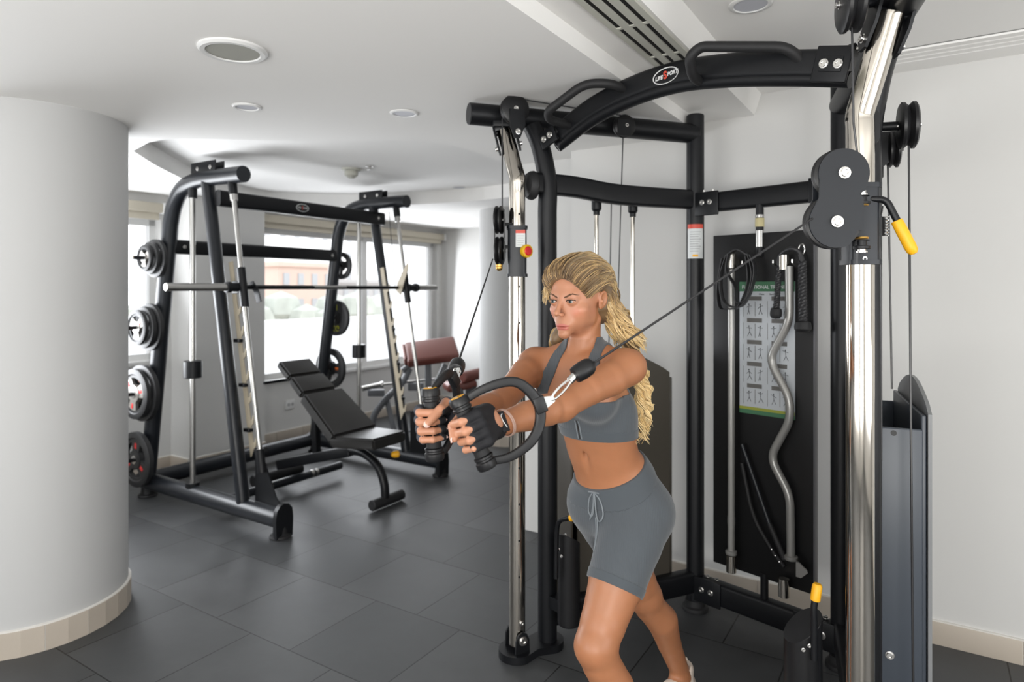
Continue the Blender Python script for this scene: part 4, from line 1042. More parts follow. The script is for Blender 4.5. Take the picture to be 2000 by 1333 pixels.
mb = MB(); mb.bar(R(BU, 3.78, .25), R(BU, 3.80, .66), .05, .045, bev=.006); mb.build('prop_bar', M_black, bn_)
mb = MB(); mb.bar(b0 - Zv * .015, b0 + bdv * Lb * .95 - Zv * .03, .07, .04, bev=.008); mb.build('backrest_frame', M_black, bn_)
mb = MB(); mb.prism([(-.08, -.05), (.08, -.05), (.06, .05), (-.06, .05)], R(BU + .05, 3.42, .36), Vv, Zv, Uv, .01); mb.build('hinge_plate', M_black, bn_)
mb = MB(); mb.lathe(R(BU + .08, 3.12, .335), Uv * .8 - Vv * .6, [(.012, 0), (.02, .01), (.024, .02), (.024, .05), (.014, .058)], 18); mb.build('adjustment_knob', M_yellow, bn_)
mb = MB(); mb.cyl(R(BU - .26, 4.04, .80), R(BU + .02, 4.04, .80), .011, 12); mb.build('head_bar', M_black, bn_)

# ================================================================== PREACHER CURL BENCH and the bench behind it
pb = thing('preacher_bench', R(5.2, 4.5, 0), 'grey framed preacher curl bench with brown padded arm rest under the window', 'bench')
M_pgrey = mat('frame_grey', (.13, .135, .145), .42)
mb = MB(); cpad = P(843, 687, 6.85)
pbx = Vector((.93, .25, .10)).normalized(); pby = Vector((-.25, .80, .52)).normalized(); pbz = pbx.cross(pby)
mb.box(cpad, (.54, .34, .10), Matrix((pbx, pby, pbz)).transposed(), .03); mb.build('arm_pad', M_brown, pb)
mb = MB(); mb.box(P(790, 693, 6.80), (.03, .26, .10), Matrix((pbx, pby, pbz)).transposed(), .02); mb.build('pad_end', M_brown, pb)
def fr(name, pts, r=.032, m=M_pgrey): mb = MB(); mb.tube(smooth_path(pts, 5) if len(pts) > 2 else pts, r, 14); mb.build(name, m, pb)
fr('pad_arm', [P(786, 725, 6.75), P(815, 706, 6.8), P(870, 700, 6.9)]); fr('post', [P(836, 708, 6.85), P(838, 845, 6.85)], .035)
fr('brace', [P(870, 712, 6.9), P(842, 772, 6.85)], .03)
fr('front_leg', [P(727, 842, 6.75), P(731, 812, 6.75), P(752, 782, 6.75), P(785, 748, 6.75), P(800, 720, 6.78)], .035)
fr('rear_leg', [P(754, 775, 6.8), P(770, 842, 6.7)], .028); fr('base_bar', [P(727, 843, 6.72), P(850, 846, 6.8)], .03)
mb = MB(); mb.box(P(735, 768, 6.7), (.17, .05, .07), None, .01); mb.box(P(812, 756, 6.8), (.16, .05, .08), None, .01); mb.build('bar_rest', M_pgrey, pb)
mb = MB(); mb.cyl(P(845, 846, 6.85), P(878, 842, 7.0), .05, 16); mb.build('rear_foot', M_rubber, pb)
cb = thing('curl_barbell', P(770, 750, 6.68), 'short chrome barbell resting on the preacher bench rack', 'barbell')
mb = MB(); mb.cyl(P(707, 760, 6.55), P(744, 752, 6.66), .026, 18, .002); mb.build('sleeve', M_steel, cb)
mb = MB(); mb.cyl(P(744, 752, 6.66), P(850, 741, 6.95), .0125, 12); mb.build('bar', M_steel, cb)
mb = MB(); mb.lathe(P(744, 752, 6.66), (1, .2, .02), [(.03, -.006), (.034, 0), (.034, .02), (.028, .026)], 18); mb.build('collar', M_steel, cb)
lc = thing('leg_curl_bench', P(915, 760, 7.3), 'brown padded leg curl bench partly hidden by the far round column', 'bench')
mb = MB(); mb.box(P(898, 752, 7.25), (.34, .30, .09), Matrix((Vector((.95, .3, .12)).normalized(), Vector((-.3, .95, 0)).normalized(), Vector((-.11, -.03, .99)).normalized())).transposed(), .03); mb.build('seat', M_brown, lc)
mb = MB(); mb.cyl(P(903, 738, 7.1), P(945, 728, 7.35), .062, 22, .012); mb.build('roller_pad', M_brown, lc)
mb = MB(); mb.tube([P(915, 745, 7.3), P(915, 835, 7.3)], .035, 14); mb.tube([P(890, 838, 7.2), P(945, 836, 7.4)], .035, 14); mb.build('frame', M_pgrey, lc)
mb = MB(); mb.cyl(P(895, 778, 7.1), P(905, 777, 7.1), .10, 24, .01); mb.cyl(P(922, 770, 7.15), P(932, 769, 7.15), .08, 24, .01); mb.build('counterweight', M_pl_rub, lc)
# ================================================================== implicit-surface modelling for the figure
class Field:
    """smooth union / subtraction of rounded cones and ellipsoids"""
    def __init__(s): s.p = []
    def cone(s, a, b, ra, rb, k=.02, op=1, flat=None):
        a, b = np.array(a, float), np.array(b, float)
        s.p.append(('c', a, b, ra, rb, k, op, flat, (a + b) / 2, np.linalg.norm(b - a) / 2 + max(ra, rb))); return s
    def ell(s, c, r, k=.02, op=1, axes=None):
        c = np.array(c, float); r = np.array(r, float); A = np.array(axes, float) if axes is not None else np.eye(3)
        s.p.append(('e', c, r, A, None, k, op, None, c, r.max())); return s
    def chain(s, pts, k=.02, flat=None):
        for i, ((a, ra), (b, rb)) in enumerate(zip(pts[:-1], pts[1:])): s.cone(a, b, ra, rb, k if i == 0 else .006, 1, flat)
        return s
    def dist(s, q, P_):
        if q[0] == 'c':
            _, a, b, ra, rb, k, op, flat, _, _ = q; sc_ = 1.0
            if flat is not None:
                d, f_ = flat; d = np.array(d, float); w_ = (P_ - a) @ d; wb = (b - a) @ d
                P_ = P_ + np.outer(w_ * (1 / f_ - 1), d); b = b + d * wb * (1 / f_ - 1); sc_ = (f_ + 1) / 2
            ba = b - a; pa = P_ - a; h = np.clip(pa @ ba / max(ba @ ba, 1e-12), 0, 1)
            return (np.linalg.norm(pa - h[:, None] * ba, axis=1) - (ra + (rb - ra) * h)) * sc_
        _, c, r, A = q[:4]
        w_ = (P_ - c) @ A.T; k0 = np.sqrt(((w_ / r) ** 2).sum(1)) + 1e-9; k1 = np.sqrt(((w_ / r ** 2) ** 2).sum(1)) + 1e-9
        return k0 * (k0 - 1) / k1
    def __call__(s, P_, near=None):
        d = np.full(len(P_), .5)
        if near is not None: c, R_ = near
        first = True
        for q in s.p:
            if near is not None and np.linalg.norm(q[8] - c) > R_ + q[9] + .07: continue
            e = s.dist(q, P_); k = q[5]
            if q[6] > 0:
                if first: d = e; first = False; continue
                h = np.clip(.5 + .5 * (d - e) / k, 0, 1); d = d + (e - d) * h - k * h * (1 - h)
            else:
                h = np.clip(.5 - .5 * (d + e) / k, 0, 1); d = d + (-e - d) * h + k * h * (1 - h)
        return d
def zones(lo, hi, coarse, fines):
    """monotone grid with fine spacing inside the given intervals"""
    out = [lo]
    while out[-1] < hi:
        x = out[-1]; st = coarse
        for a, b, f_ in fines:
            if a <= x < b: st = min(st, f_)
            elif x < a and x + st > a: st = max(a - x, f_)
        out.append(x + st)
    return np.array(out)
def surface(field, gx, gy, gz, B=16):
    """surface nets over a rectilinear grid, evaluated only in blocks near the surface"""
    nx, ny, nz = len(gx), len(gy), len(gz); keys = []; verts = []; quads = []
    def K(i, j, k): return (i * ny + j) * nz + k
    for i0 in range(0, nx - 1, B):
        xs = gx[i0:i0 + B + 1]
        for j0 in range(0, ny - 1, B):
            ys = gy[j0:j0 + B + 1]
            for k0 in range(0, nz - 1, B):
                zs = gz[k0:k0 + B + 1]
                if len(xs) < 2 or len(ys) < 2 or len(zs) < 2: continue
                c = np.array([(xs[0] + xs[-1]) / 2, (ys[0] + ys[-1]) / 2, (zs[0] + zs[-1]) / 2])
                rad = np.linalg.norm([xs[-1] - xs[0], ys[-1] - ys[0], zs[-1] - zs[0]]) / 2
                if abs(field(c[None, :], (c, rad))[0]) > rad * 1.35 + .012: continue
                X, Y, Z = np.meshgrid(xs, ys, zs, indexing='ij')
                P_ = np.stack([X.ravel(), Y.ravel(), Z.ravel()], 1)
                D = field(P_, (c, rad)).reshape(X.shape)
                S_ = D < 0
                if S_.all() or not S_.any(): continue
                a, b, c_ = len(xs) - 1, len(ys) - 1, len(zs) - 1
                cnt = np.zeros((a, b, c_), int)
                for dx in (0, 1):
                    for dy in (0, 1):
                        for dz in (0, 1): cnt += S_[dx:dx + a, dy:dy + b, dz:dz + c_]
                act = (cnt > 0) & (cnt < 8); ii, jj, kk = np.nonzero(act)
                if len(ii) == 0: continue
                acc = np.zeros((len(ii), 3)); n = np.zeros(len(ii))
                cs = [(x, y, z) for x in (0, 1) for y in (0, 1) for z in (0, 1)]
                for p in range(8):
                    for q in range(p + 1, 8):
                        u_, v_ = cs[p], cs[q]
                        if sum(abs(u_[t] - v_[t]) for t in range(3)) != 1: continue
                        d0 = D[ii + u_[0], jj + u_[1], kk + u_[2]]; d1 = D[ii + v_[0], jj + v_[1], kk + v_[2]]
                        m = (d0 < 0) != (d1 < 0)
                        t = np.where(m, d0 / np.where(m, d0 - d1, 1), 0)
                        A = np.stack([xs[ii + u_[0]], ys[jj + u_[1]], zs[kk + u_[2]]], 1); Bv = np.stack([xs[ii + v_[0]], ys[jj + v_[1]], zs[kk + v_[2]]], 1)
                        acc += (A + (Bv - A) * t[:, None]) * m[:, None]; n += m
                verts.append(acc / n[:, None]); keys.append(K(ii + i0, jj + j0, kk + k0))
                gi, gj, gk = i0, j0, k0
                for ax in range(3):                 # edges owned by this block
                    sl0 = [slice(0, a), slice(0, b), slice(0, c_)]; sl1 = list(sl0); sl1[ax] = slice(1, (a, b, c_)[ax] + 1)
                    s0, s1 = S_[tuple(sl0)], S_[tuple(sl1)]
                    ei, ej, ek = np.nonzero(s0 != s1)
                    fl_ = s0[ei, ej, ek]; I, J, L_ = ei + gi, ej + gj, ek + gk
                    o1, o2 = (ax + 1) % 3, (ax + 2) % 3
                    base = np.stack([I, J, L_], 1); q4 = []
                    for (p1, p2) in ((0, 0), (1, 0), (1, 1), (0, 1)):
                        w_ = base.copy(); w_[:, o1] -= p1; w_[:, o2] -= p2; q4.append(K(w_[:, 0], w_[:, 1], w_[:, 2]))
                    q4 = np.stack(q4, 1); q4[~fl_] = q4[~fl_][:, ::-1]; quads.append(q4)
    keys = np.concatenate(keys); verts = np.concatenate(verts); quads = np.concatenate(quads)
    o = np.argsort(keys); ks = keys[o]; idx = np.searchsorted(ks, quads); idx = np.clip(idx, 0, len(ks) - 1)
    ok = (ks[idx] == quads).all(1); return verts, o[idx[ok]]
def relax(v, q, it=1, lam=.5):
    e = np.concatenate([q[:, [0, 1]], q[:, [1, 2]], q[:, [2, 3]], q[:, [3, 0]]])
    for _ in range(it):
        s_ = np.zeros_like(v); c = np.zeros(len(v))
        np.add.at(s_, e[:, 0], v[e[:, 1]]); np.add.at(s_, e[:, 1], v[e[:, 0]]); np.add.at(c, e[:, 0], 1); np.add.at(c, e[:, 1], 1)
        v = v + lam * (s_ / np.maximum(c, 1)[:, None] - v)
    return v
def mesh_from(name, v, q, m, parent, cols=None):
    me = bpy.data.meshes.new(name); o0 = (v.min(0) + v.max(0)) / 2; vv = (v - o0).astype(np.float32)
    me.vertices.add(len(vv)); me.vertices.foreach_set('co', vv.ravel())
    me.loops.add(len(q) * 4); me.loops.foreach_set('vertex_index', q.ravel().astype(np.int32))
    me.polygons.add(len(q)); me.polygons.foreach_set('loop_start', np.arange(0, len(q) * 4, 4, dtype=np.int32))
    me.update(calc_edges=True); me.polygons.foreach_set('use_smooth', np.ones(len(q), bool))
    if cols is not None:
        at_ = me.color_attributes.new('tint', 'FLOAT_COLOR', 'POINT')
        at_.data.foreach_set('color', np.concatenate([cols, np.ones((len(cols), 1))], 1).astype(np.float32).ravel())
    me.materials.append(m); o = bpy.data.objects.new(name, me); C.objects.link(o)
    origin = Vector(o0.tolist()); pl = WLOC.get(parent.name, Vector()) if parent else Vector()
    o.location = origin - pl; o.parent = parent; WLOC[o.name] = origin
    return o
# ================================================================== THE PERSON
A3 = lambda *a: np.array(a, float)
def nrm_(v): v = np.array(v, float); return v / np.linalg.norm(v)
UPv = A3(0, 0, 1)
TH = math.radians(38); Lf = A3(math.cos(TH), -math.sin(TH), 0); Ff = A3(-math.sin(TH), -math.cos(TH), 0)   # torso: her left, her front
person = thing('person', (.36, 1.95, 0), 'woman with long curly blonde hair, grey crop top and shorts, pulling two cable handles', 'person')
# joints
PEL = A3(.312, 2.00, .83); WAI = A3(.272, 1.965, .985); RIB = A3(.246, 1.915, 1.125); CHE = A3(.216, 1.885, 1.235); NKB = A3(.203, 1.875, 1.315)
HED = A3(.190, 1.845, 1.450)
SHL, SHR = A3(.314, 1.755, 1.272), A3(.070, 1.945, 1.260)
ELL, WRL = A3(.118, 1.565, 1.200), A3(-.040, 1.398, 1.186)
ELR, WRR = A3(-.036, 1.700, 1.178), A3(-.136, 1.492, 1.188)
HIL, HIR = PEL + Lf * .088, PEL - Lf * .062
KNL, ANL = A3(.230, 1.790, .500), A3(.360, 1.840, .095)
KNR, ANR = A3(.448, 2.200, .445), A3(.606, 2.345, .100)
TOEL, TOER = ANL + Ff * .15 - UPv * .05, ANR + Ff * .14 - UPv * .055
BF = Field(); TA = np.stack([Lf, Ff, UPv])
tilt = nrm_(A3(-.135, -.14, .5)); 
def torso(c, a, b, h, k=.05, dl=0, df=0): BF.ell(c + Lf * dl + Ff * df, (a, b, h), k, 1, TA)
torso(PEL + UPv * .02, .128, .096, .10, .03, .010)
torso(PEL - UPv * .03, .138, .098, .085, .05, .020)
for s in (-1, 1): torso(PEL - UPv * .035, .082, .090, .090, .035, s * .070 + .010, -.052)         # seat
torso(PEL + UPv * .085, .112, .088, .09, .05, .006)
torso(WAI, .103, .078, .10, .05); torso((WAI + RIB) / 2, .109, .081, .10, .05)
torso(RIB, .120, .089, .10, .05); torso(CHE, .118, .084, .080, .04, 0, -.006)
BF.cone(SHL - Lf * .035 + UPv * .002, SHR + Lf * .035 + UPv * .002, .036, .036, .035)
for s in (-1, 1): BF.ell(CHE + Lf * s * .066 + Ff * .066 - UPv * .060, (.056, .046, .054), .06, 1, TA)   # bust
for s, sh in ((1, SHL), (-1, SHR)):
    BF.cone(NKB + UPv * .012 + Lf * s * .02 - Ff * .012, sh - Lf * s * .02 + UPv * .008, .022, .022, .028)           # trapezius
    BF.cone(NKB + Lf * s * .012 + Ff * .030 - UPv * .028, sh + UPv * .018 + Ff * .012 - Lf * s * .03, .010, .009, .014)   # collar bone
BF.cone(WAI + Ff * .094 + UPv * .085, WAI + Ff * .091 - UPv * .060, .004, .004, .018, -1)                # middle groove of the belly
if 0: BF.cone(WAI + Ff * .085 + Lf * s * .062 + UPv * .06, WAI + Ff * .093 + Lf * s * .045 - UPv * .07, .003, .002, .022, -1)
BF.ell(WAI + Ff * .080 - UPv * .072, (.005, .010, .007), .006, -1, TA)
# neck
hy = nrm_(A3(-math.sin(math.radians(43)), -math.cos(math.radians(43)), -.05)); hx = nrm_(np.cross(hy, UPv)) * -1
hx = A3(math.cos(math.radians(43)), -math.sin(math.radians(43)), 0); hz = nrm_(np.cross(hx, hy)); hz = hz if hz[2] > 0 else -hz
HA = np.stack([hx, hy, hz])
def H(x, y, z): return HED + hx * x + hy * y + hz * z
BF.cone(NKB - UPv * .02, H(0, -.028, -.040), .050, .0445, .014)
for s in (-1, 1): BF.cone(NKB + Ff * .040 + Lf * s * .008 - UPv * .012, H(s * .044, -.028, -.056), .0070, .008, .014)
# head
def he(c, r, k, op=1): BF.ell(H(*c), r, k, op, HA)
he((0, -.022, .030), (.070, .090, .080), .02); he((0, .028, .030), (.059, .050, .055), .03); he((0, .032, -.025), (.055, .048, .060), .025)
he((0, .022, -.056), (.040, .053, .036), .02)
for s in (-1, 1):
    he((s * .040, .006, -.044), (.010, .020, .018), .02); he((s * .043, .050, -.024), (.017, .017, .014), .018)
for s in (-1, 1): he((s * .032, .040, -.040), (.015, .018, .020), .025)
he((0, .0725, -.0905), (.0165, .017, .0135), .016)
BF.cone(H(-.034, .066, .017), H(.034, .066, .017), .011, .011, .014)
for s in (-1, 1): he((s * .0305, .100, .001), (.018, .018, .014), .012, -1)
for s in (-1, 1): he((s * .0305, .0690, 0), (.0150, .0142, .0128), .005)
BF.cone(H(0, .076, .012), H(0, .100, -.028), .0060, .0075, .010)
he((0, .1025, -.0315), (.0076, .0082, .0072), .005)
for s in (-1, 1): he((s * .0098, .0915, -.0355), (.0046, .0085, .0054), .004)
for s in (-1, 1): he((s * .0060, .0965, -.0420), (.0030, .0045, .0030), .003, -1)
he((0, .0680, -.064), (.026, .0165, .018), .018)
he((0, .0786, -.0650), (.0215, .0074, .0042), .005); he((0, .0790, -.0735), (.0175, .0076, .0052), .005)
he((0, .0895, -.0693), (.0255, .0105, .0006), .0015, -1)
he((0, .092, -.0800), (.012, .005, .004), .008, -1)
for s in (-1, 1): he((s * .0305, .0845, -.0003), (.0138, .0085, .0034), .0016, -1)
for s in (-1, 1):                                                                                         # ears
    ax_ = nrm_(hx * s * .93 + hy * .30 - hz * .15); ay_ = nrm_(np.cross(UPv, ax_)); AE = np.stack([ax_, ay_, np.cross(ax_, ay_)]); BF.ell(H(s * .0735, -.012, .001), (.0058, .0150, .0250), .006, 1, AE)
    BF.cone(H(s * .0680, -.006, -.020), H(s * .0680, -.006, -.016), .0062, .0062, .005, 1, (hx, .6))
    BF.ell(H(s * .0790, -.0095, .003), (.0055, .0085, .0165), .003, -1, AE); BF.ell(H(s * .0750, -.0060, -.004), (.0045, .0030, .0060), .003, 1, AE)
# arms
def limb(pts, k=.02, flat=None): BF.chain([(A3(*p), r) for p, r in pts], k, flat)
def L2(a, b, t, *o): return tuple(a + (b - a) * t + (A3(*o) if o else 0))
limb([(tuple(SHL), .047), (L2(SHL, ELL, .30, .0, .0, -.004), .0450), (L2(SHL, ELL, .62), .0385), (tuple(ELL), .0350)], .022)
limb([(tuple(ELL), .0350), (L2(ELL, WRL, .22), .0365), (L2(ELL, WRL, .55), .0325), (L2(ELL, WRL, .85), .0255), (tuple(WRL), .0250)], .02)
limb([(tuple(SHR), .046), (L2(SHR, ELR, .30), .0435), (L2(SHR, ELR, .62), .0370), (tuple(ELR), .0335)], .022)
limb([(tuple(ELR), .0335), (L2(ELR, WRR, .22), .0350), (L2(ELR, WRR, .55), .0320), (L2(ELR, WRR, .85), .0255), (tuple(WRR), .0250)], .02)
for sh, el in ((SHL, ELL), (SHR, ELR)): BF.ell(sh + (el - sh) * .04 + UPv * .000, (.046, .046, .044), .02)
# legs
limb([(tuple(HIL - UPv * .015), .094), (L2(HIL, KNL, .25), .090), (L2(HIL, KNL, .55), .078), (L2(HIL, KNL, .85), .062), (tuple(KNL), .056)], .03)
limb([(tuple(KNL), .054), (L2(KNL, ANL, .12), .052), (L2(KNL, ANL, .32, .012, .010, 0), .0555), (L2(KNL, ANL, .60, .004, .004, 0), .044), (tuple(ANL), .034)], .02)
BF.ell(KNL + Ff * .022 + UPv * .004, (.034, .030, .036), .025, 1, TA)
limb([(tuple(HIR - UPv * .015), .086), (L2(HIR, KNR, .25), .085), (L2(HIR, KNR, .55), .076), (L2(HIR, KNR, .85), .060), (tuple(KNR), .055)], .03)
limb([(tuple(KNR), .053), (L2(KNR, ANR, .12), .051), (L2(KNR, ANR, .34, .014, -.004, .012), .053), (L2(KNR, ANR, .62, .006, 0, .004), .041), (tuple(ANR), .033)], .02)
for a, t in ((ANL, TOEL), (ANR, TOER)): limb([(tuple(a - UPv * .02), .036), (tuple(t), .030)], .02)
# hands closed round the handles
GL, GR = A3(-.080, 1.334, 1.186), A3(-.174, 1.428, 1.184)            # grip centres
gL, gR = nrm_((-.40, 0, .92)), nrm_((-.07, .02, 1))
NAILS = []
HANDS = {}
def hand(G, g, W, side, tag_):
    p = G - W; p = p - g * (p @ g); p = nrm_(p); n = np.cross(p, g) * side; n = nrm_(n)             # n: back of the hand
    def Q(a, b, c): return G + p * a + n * b + g * c
    HANDS[tag_] = (G, p, n, g)
    BF.cone(W, Q(-.052, .012, 0), .026, .024, .012, 1, None)
    cs = (.0345, .0142, -.0060, -.0250) if tag_ == 'L' else (.0305, .0102, -.0100, -.0290); rs = (.0090, .0092, .0088, .0079); sc_ = (1.0, 1.05, 1.0, .88)
    for c, r, q in zip(cs, rs, sc_):
        BF.cone(Q(-.055, .014, c * .62), Q(.002, .0310 * q ** .3, c), .0160, .0108, .008)                # metacarpals
        BF.cone(Q(-.050, .004, c * .6), Q(-.020, .006, c), .015, .010, .008)
    for i, (c, r, q) in enumerate(zip(cs, rs, sc_)):
        kn, pip, dip, tip = Q(.004, .0315 * q, c), Q(.0300 * q, .0085, c * .99), Q(.0225, -.0190 * q, c * .97), Q(-.001, -.0275, c * .95)
        BF.cone(kn, pip, r * 1.08, r, .0035); BF.cone(pip, dip, r * .99, r * .90, .0028); BF.cone(dip, tip, r * .90, r * .74, .0028)
        NAILS.append((tip, nrm_(tip - dip), -n, r * .62, .011, tag_))
    th = [Q(-.050, -.002, .016), Q(-.026, -.022, .040), Q(.010, -.0330, .0350), Q(.0400, -.0190, .0100)] if tag_ == 'R' else [Q(-.050, -.002, .016), Q(-.026, -.022, .036), Q(.010, -.0320, .0270), Q(.034, -.0240, .008)]
    BF.cone(th[0], th[1], .0185, .0135, .014); BF.cone(th[1], th[2], .0128, .0108, .005); BF.cone(th[2], th[3], .0108, .0085, .003)
    NAILS.append((th[3], nrm_(th[3] - th[2]), nrm_(p * .75 - n * .45), .0072, .015, tag_))
hand(GL, gL, WRL, -1, 'L'); hand(GR, gR, WRR, 1, 'R')

FX = [(-.26, .03, .0021), (.085, .285, .0018)]; FY = [(1.28, 1.50, .0021), (1.735, 1.94, .0018)]; FZ = [(1.11, 1.26, .0021), (1.335, 1.575, .0018)]
gx = zones(-.27, .78, .0055, FX); gy = zones(1.26, 2.46, .0055, FY); gz = zones(0.0, 1.60, .0055, FZ)
v, q = surface(BF, gx, gy, gz); v = relax(v, q, 1, .35)
# tint: lips, blush
def loc(v): d = v - HED; return np.stack([d @ hx, d @ hy, d @ hz], 1)
hl = loc(v); tint = np.tile(A3(.385, .162, .078), (len(v), 1))
def blend(mask, col): 
    global tint
    m_ = np.clip(mask, 0, 1)[:, None]; tint = tint * (1 - m_) + A3(*col) * m_
face = (np.abs(hl[:, 0]) < .08) & (hl[:, 1] > 0) & (hl[:, 2] > -.11) & (hl[:, 2] < .09)
blend(np.where(face, .6, 0), (.47, .222, .135))
for s in (-1, 1): blend(np.exp(-(((hl[:, 0] - s * .042) / .016) ** 2 + ((hl[:, 2] + .030) / .013) ** 2)) * .5 * face, (.55, .18, .12))
lipu = ((hl[:, 0] / .0250) ** 2 + ((hl[:, 2] + .0655 - .0010 * np.cos(hl[:, 0] / .006)) / .0046) ** 2 < 1) | ((hl[:, 0] / .0215) ** 2 + ((hl[:, 2] + .0738) / .0054) ** 2 < 1)
blend(np.where(lipu & (hl[:, 1] > .070), .85, 0), (.43, .125, .105))
for s in (-1, 1): blend(np.exp(-(((hl[:, 0] - s * .031) / .014) ** 2 + ((hl[:, 2] - .006) / .005) ** 2)) * .40 * face, (.30, .14, .09))  # socket shading above the eyes, put into the skin tint
for tg in HANDS:
    G, p, n, g = HANDS[tg]; d = v - G; blend((np.linalg.norm(d, axis=1) < .07) * .6, (.50, .25, .16))
ms = bpy.data.materials.new('skin'); ms.use_nodes = True; nt = ms.node_tree; b = nt.nodes['Principled BSDF']
at_ = nt.nodes.new('ShaderNodeVertexColor'); at_.layer_name = 'tint'
ns = nt.nodes.new('ShaderNodeTexNoise'); ns.inputs['Scale'].default_value = 28; ns.inputs['Detail'].default_value = 5
tcn = nt.nodes.new('ShaderNodeTexCoord'); nt.links.new(tcn.outputs['Object'], ns.inputs['Vector'])
mr = nt.nodes.new('ShaderNodeMapRange'); mr.inputs[3].default_value = .92; mr.inputs[4].default_value = 1.08; nt.links.new(ns.outputs[0], mr.inputs[0])
mm = nt.nodes.new('ShaderNodeMix'); mm.data_type = 'RGBA'; mm.blend_type = 'MULTIPLY'; mm.inputs[0].default_value = 1
nt.links.new(at_.outputs[0], mm.inputs[6]); nt.links.new(mr.outputs[0], mm.inputs[7]); nt.links.new(mm.outputs[2], b.inputs['Base Color'])
b.inputs['Roughness'].default_value = .42; b.inputs['Specular IOR Level'].default_value = .45
b.inputs['Subsurface Weight'].default_value = .12; b.inputs['Subsurface Radius'].default_value = (.012, .004, .002); b.inputs['Subsurface Scale'].default_value = 1
body = mesh_from('body', v, q, ms, person, tint)

# ---- eyes, lashes, brows, nails
def surf_y(x, z, lo=.03, hi=.13):
    """front surface of the head at local (x, z)"""
    for _ in range(22):
        mid = (lo + hi) / 2
        if BF(H(x, mid, z)[None, :], (HED, .12))[0] < 0: lo = mid
        else: hi = mid
    return hi
M_eyew = mat('eye_white', (.42, .39, .37), .2); M_iris = mat('iris_blue_grey', (.07, .095, .10), .15); M_pupil = mat('pupil', (.004, .004, .004), .1)
M_lash = mat('lash_dark', (.015, .010, .008), .6); M_brow = mat('brow_brown', (.095, .046, .022), .85)
gaze = nrm_(hy + A3(-.05, 0, -.02))
for s in (-1, 1):
    c = H(s * .0305, .0690, 0); mb = MB(); mb.sphere(c, .0124, seg=28); e = mb.build('eye', M_eyew, person)
    mb = MB(); mb.lathe(c + gaze * .01085, Vector(gaze), [(.0001, .0), (.0056, .0001), (.0060, .0006), (.0040, .0013), (.0001, .0018)], 28); mb.build('iris', M_iris, e)
    mb = MB(); mb.lathe(c + gaze * .0127, Vector(gaze), [(.0025, -.0008), (.0025, -.0001), (.0001, .0001)], 20); mb.build('pupil', M_pupil, e)
    mb = MB(); pts = []
    for i in range(13):
        t = -1 + 2 * i / 12; x = s * .0305 + t * .0142; z = .0037 * math.sqrt(max(0, 1 - t * t)) + .0002 + (.0012 * max(0, t * s))
        pts.append(Vector(H(x, min(surf_y(x, z + .0012), .0845) + .0004, z)))
    mb.tube(pts, .0013, 8, radii=[.45 + .75 * math.sin(PI * (i + 1) / 14) for i in range(13)])
    for i in range(2, 13):
        q_ = pts[i]; d_ = Vector(hy) * .0045 + Vector(hz) * .0035 + Vector(hx) * ((i - 6) / 6) * .003
        mb.tube([q_, q_ + d_ * .6, q_ + d_ * .9 + Vector(hz) * .0006], .0002, 4)
    mb.build('upper_lashes', M_lash, person)
    mb = MB(); pts = []
    for i in range(11):
        t = -1 + 2 * i / 10; x = s * .0305 + t * .0126; z = -.0038 * math.sqrt(max(0, 1 - t * t)) - .0003
        pts.append(Vector(H(x, min(surf_y(x, z - .001), .0845) + .0002, z)))
    mb.tube(pts, .00035, 6); mb.build('lower_lashes', M_brow, person)
    mb = MB(); ctl = [(.0115, .0105, .0016), (.0190, .0135, .0024), (.0290, .0180, .0021), (.0375, .0200, .0013), (.0490, .0165, .0003)]
    pts = []; rr_ = []
    for i in range(17):
        t = i / 16 * 4; j = min(int(t), 3); w_ = t - j; a_ = [ctl[j][k] * (1 - w_) + ctl[j + 1][k] * w_ for k in range(3)]
        pts.append(Vector(H(s * a_[0], surf_y(s * a_[0], a_[1]) + .0002, a_[1]))); rr_.append(a_[2] / .0025)
    mb.tube(pts, .0010, 8, flat=2.5, up=Vector(hz), radii=rr_)
    # short hairs give the brow its edge
    for i in range(46):
        t = random.random() * 15.9; j = int(t); q_ = pts[j].lerp(pts[j + 1], t - j) + Vector(hz) * random.uniform(-.0016, .0016) * rr_[j]
        dd = (pts[j + 1] - pts[j]).normalized() * .005 + Vector(hz) * .0018; mb.tube([q_, q_ + dd + Vector(hy) * .0004], .00028, 4)
    mb.build('eyebrow', M_brow, person)
M_nail = mat('nail_polish_nude', (.74, .50, .44), .12, coat=.5)
for c, d, up_, w_, L_, tg in NAILS:
    d, up_ = Vector(d), Vector(up_); up_ = (up_ - d * up_.dot(d)).normalized(); sd = up_.cross(d); c = Vector(c) + up_ * .0048
    vs = []; fs = []; n1, n2 = 7, 6
    for i in range(n1):
        t = i / (n1 - 1); hw = w_ * (1.0 if t < .5 else math.sqrt(max(.02, 1 - ((t - .5) / .5) ** 2 * .92)))
        for j in range(n2):
            u_ = -1 + 2 * j / (n2 - 1); vs.append(c + d * ((t - .35) * L_ * 1.15) + sd * (u_ * hw) + up_ * (.0028 * (1 - u_ * u_) - .0012 * t))
    for i in range(n1 - 1):
        for j in range(n2 - 1): fs.append((i * n2 + j, i * n2 + j + 1, (i + 1) * n2 + j + 1, (i + 1) * n2 + j))
    mb = MB(); mb.add(vs, fs); mb.add([p_ - up_ * .0006 for p_ in vs], [tuple(reversed(f)) for f in fs]); mb.build('fingernail', M_nail, person)

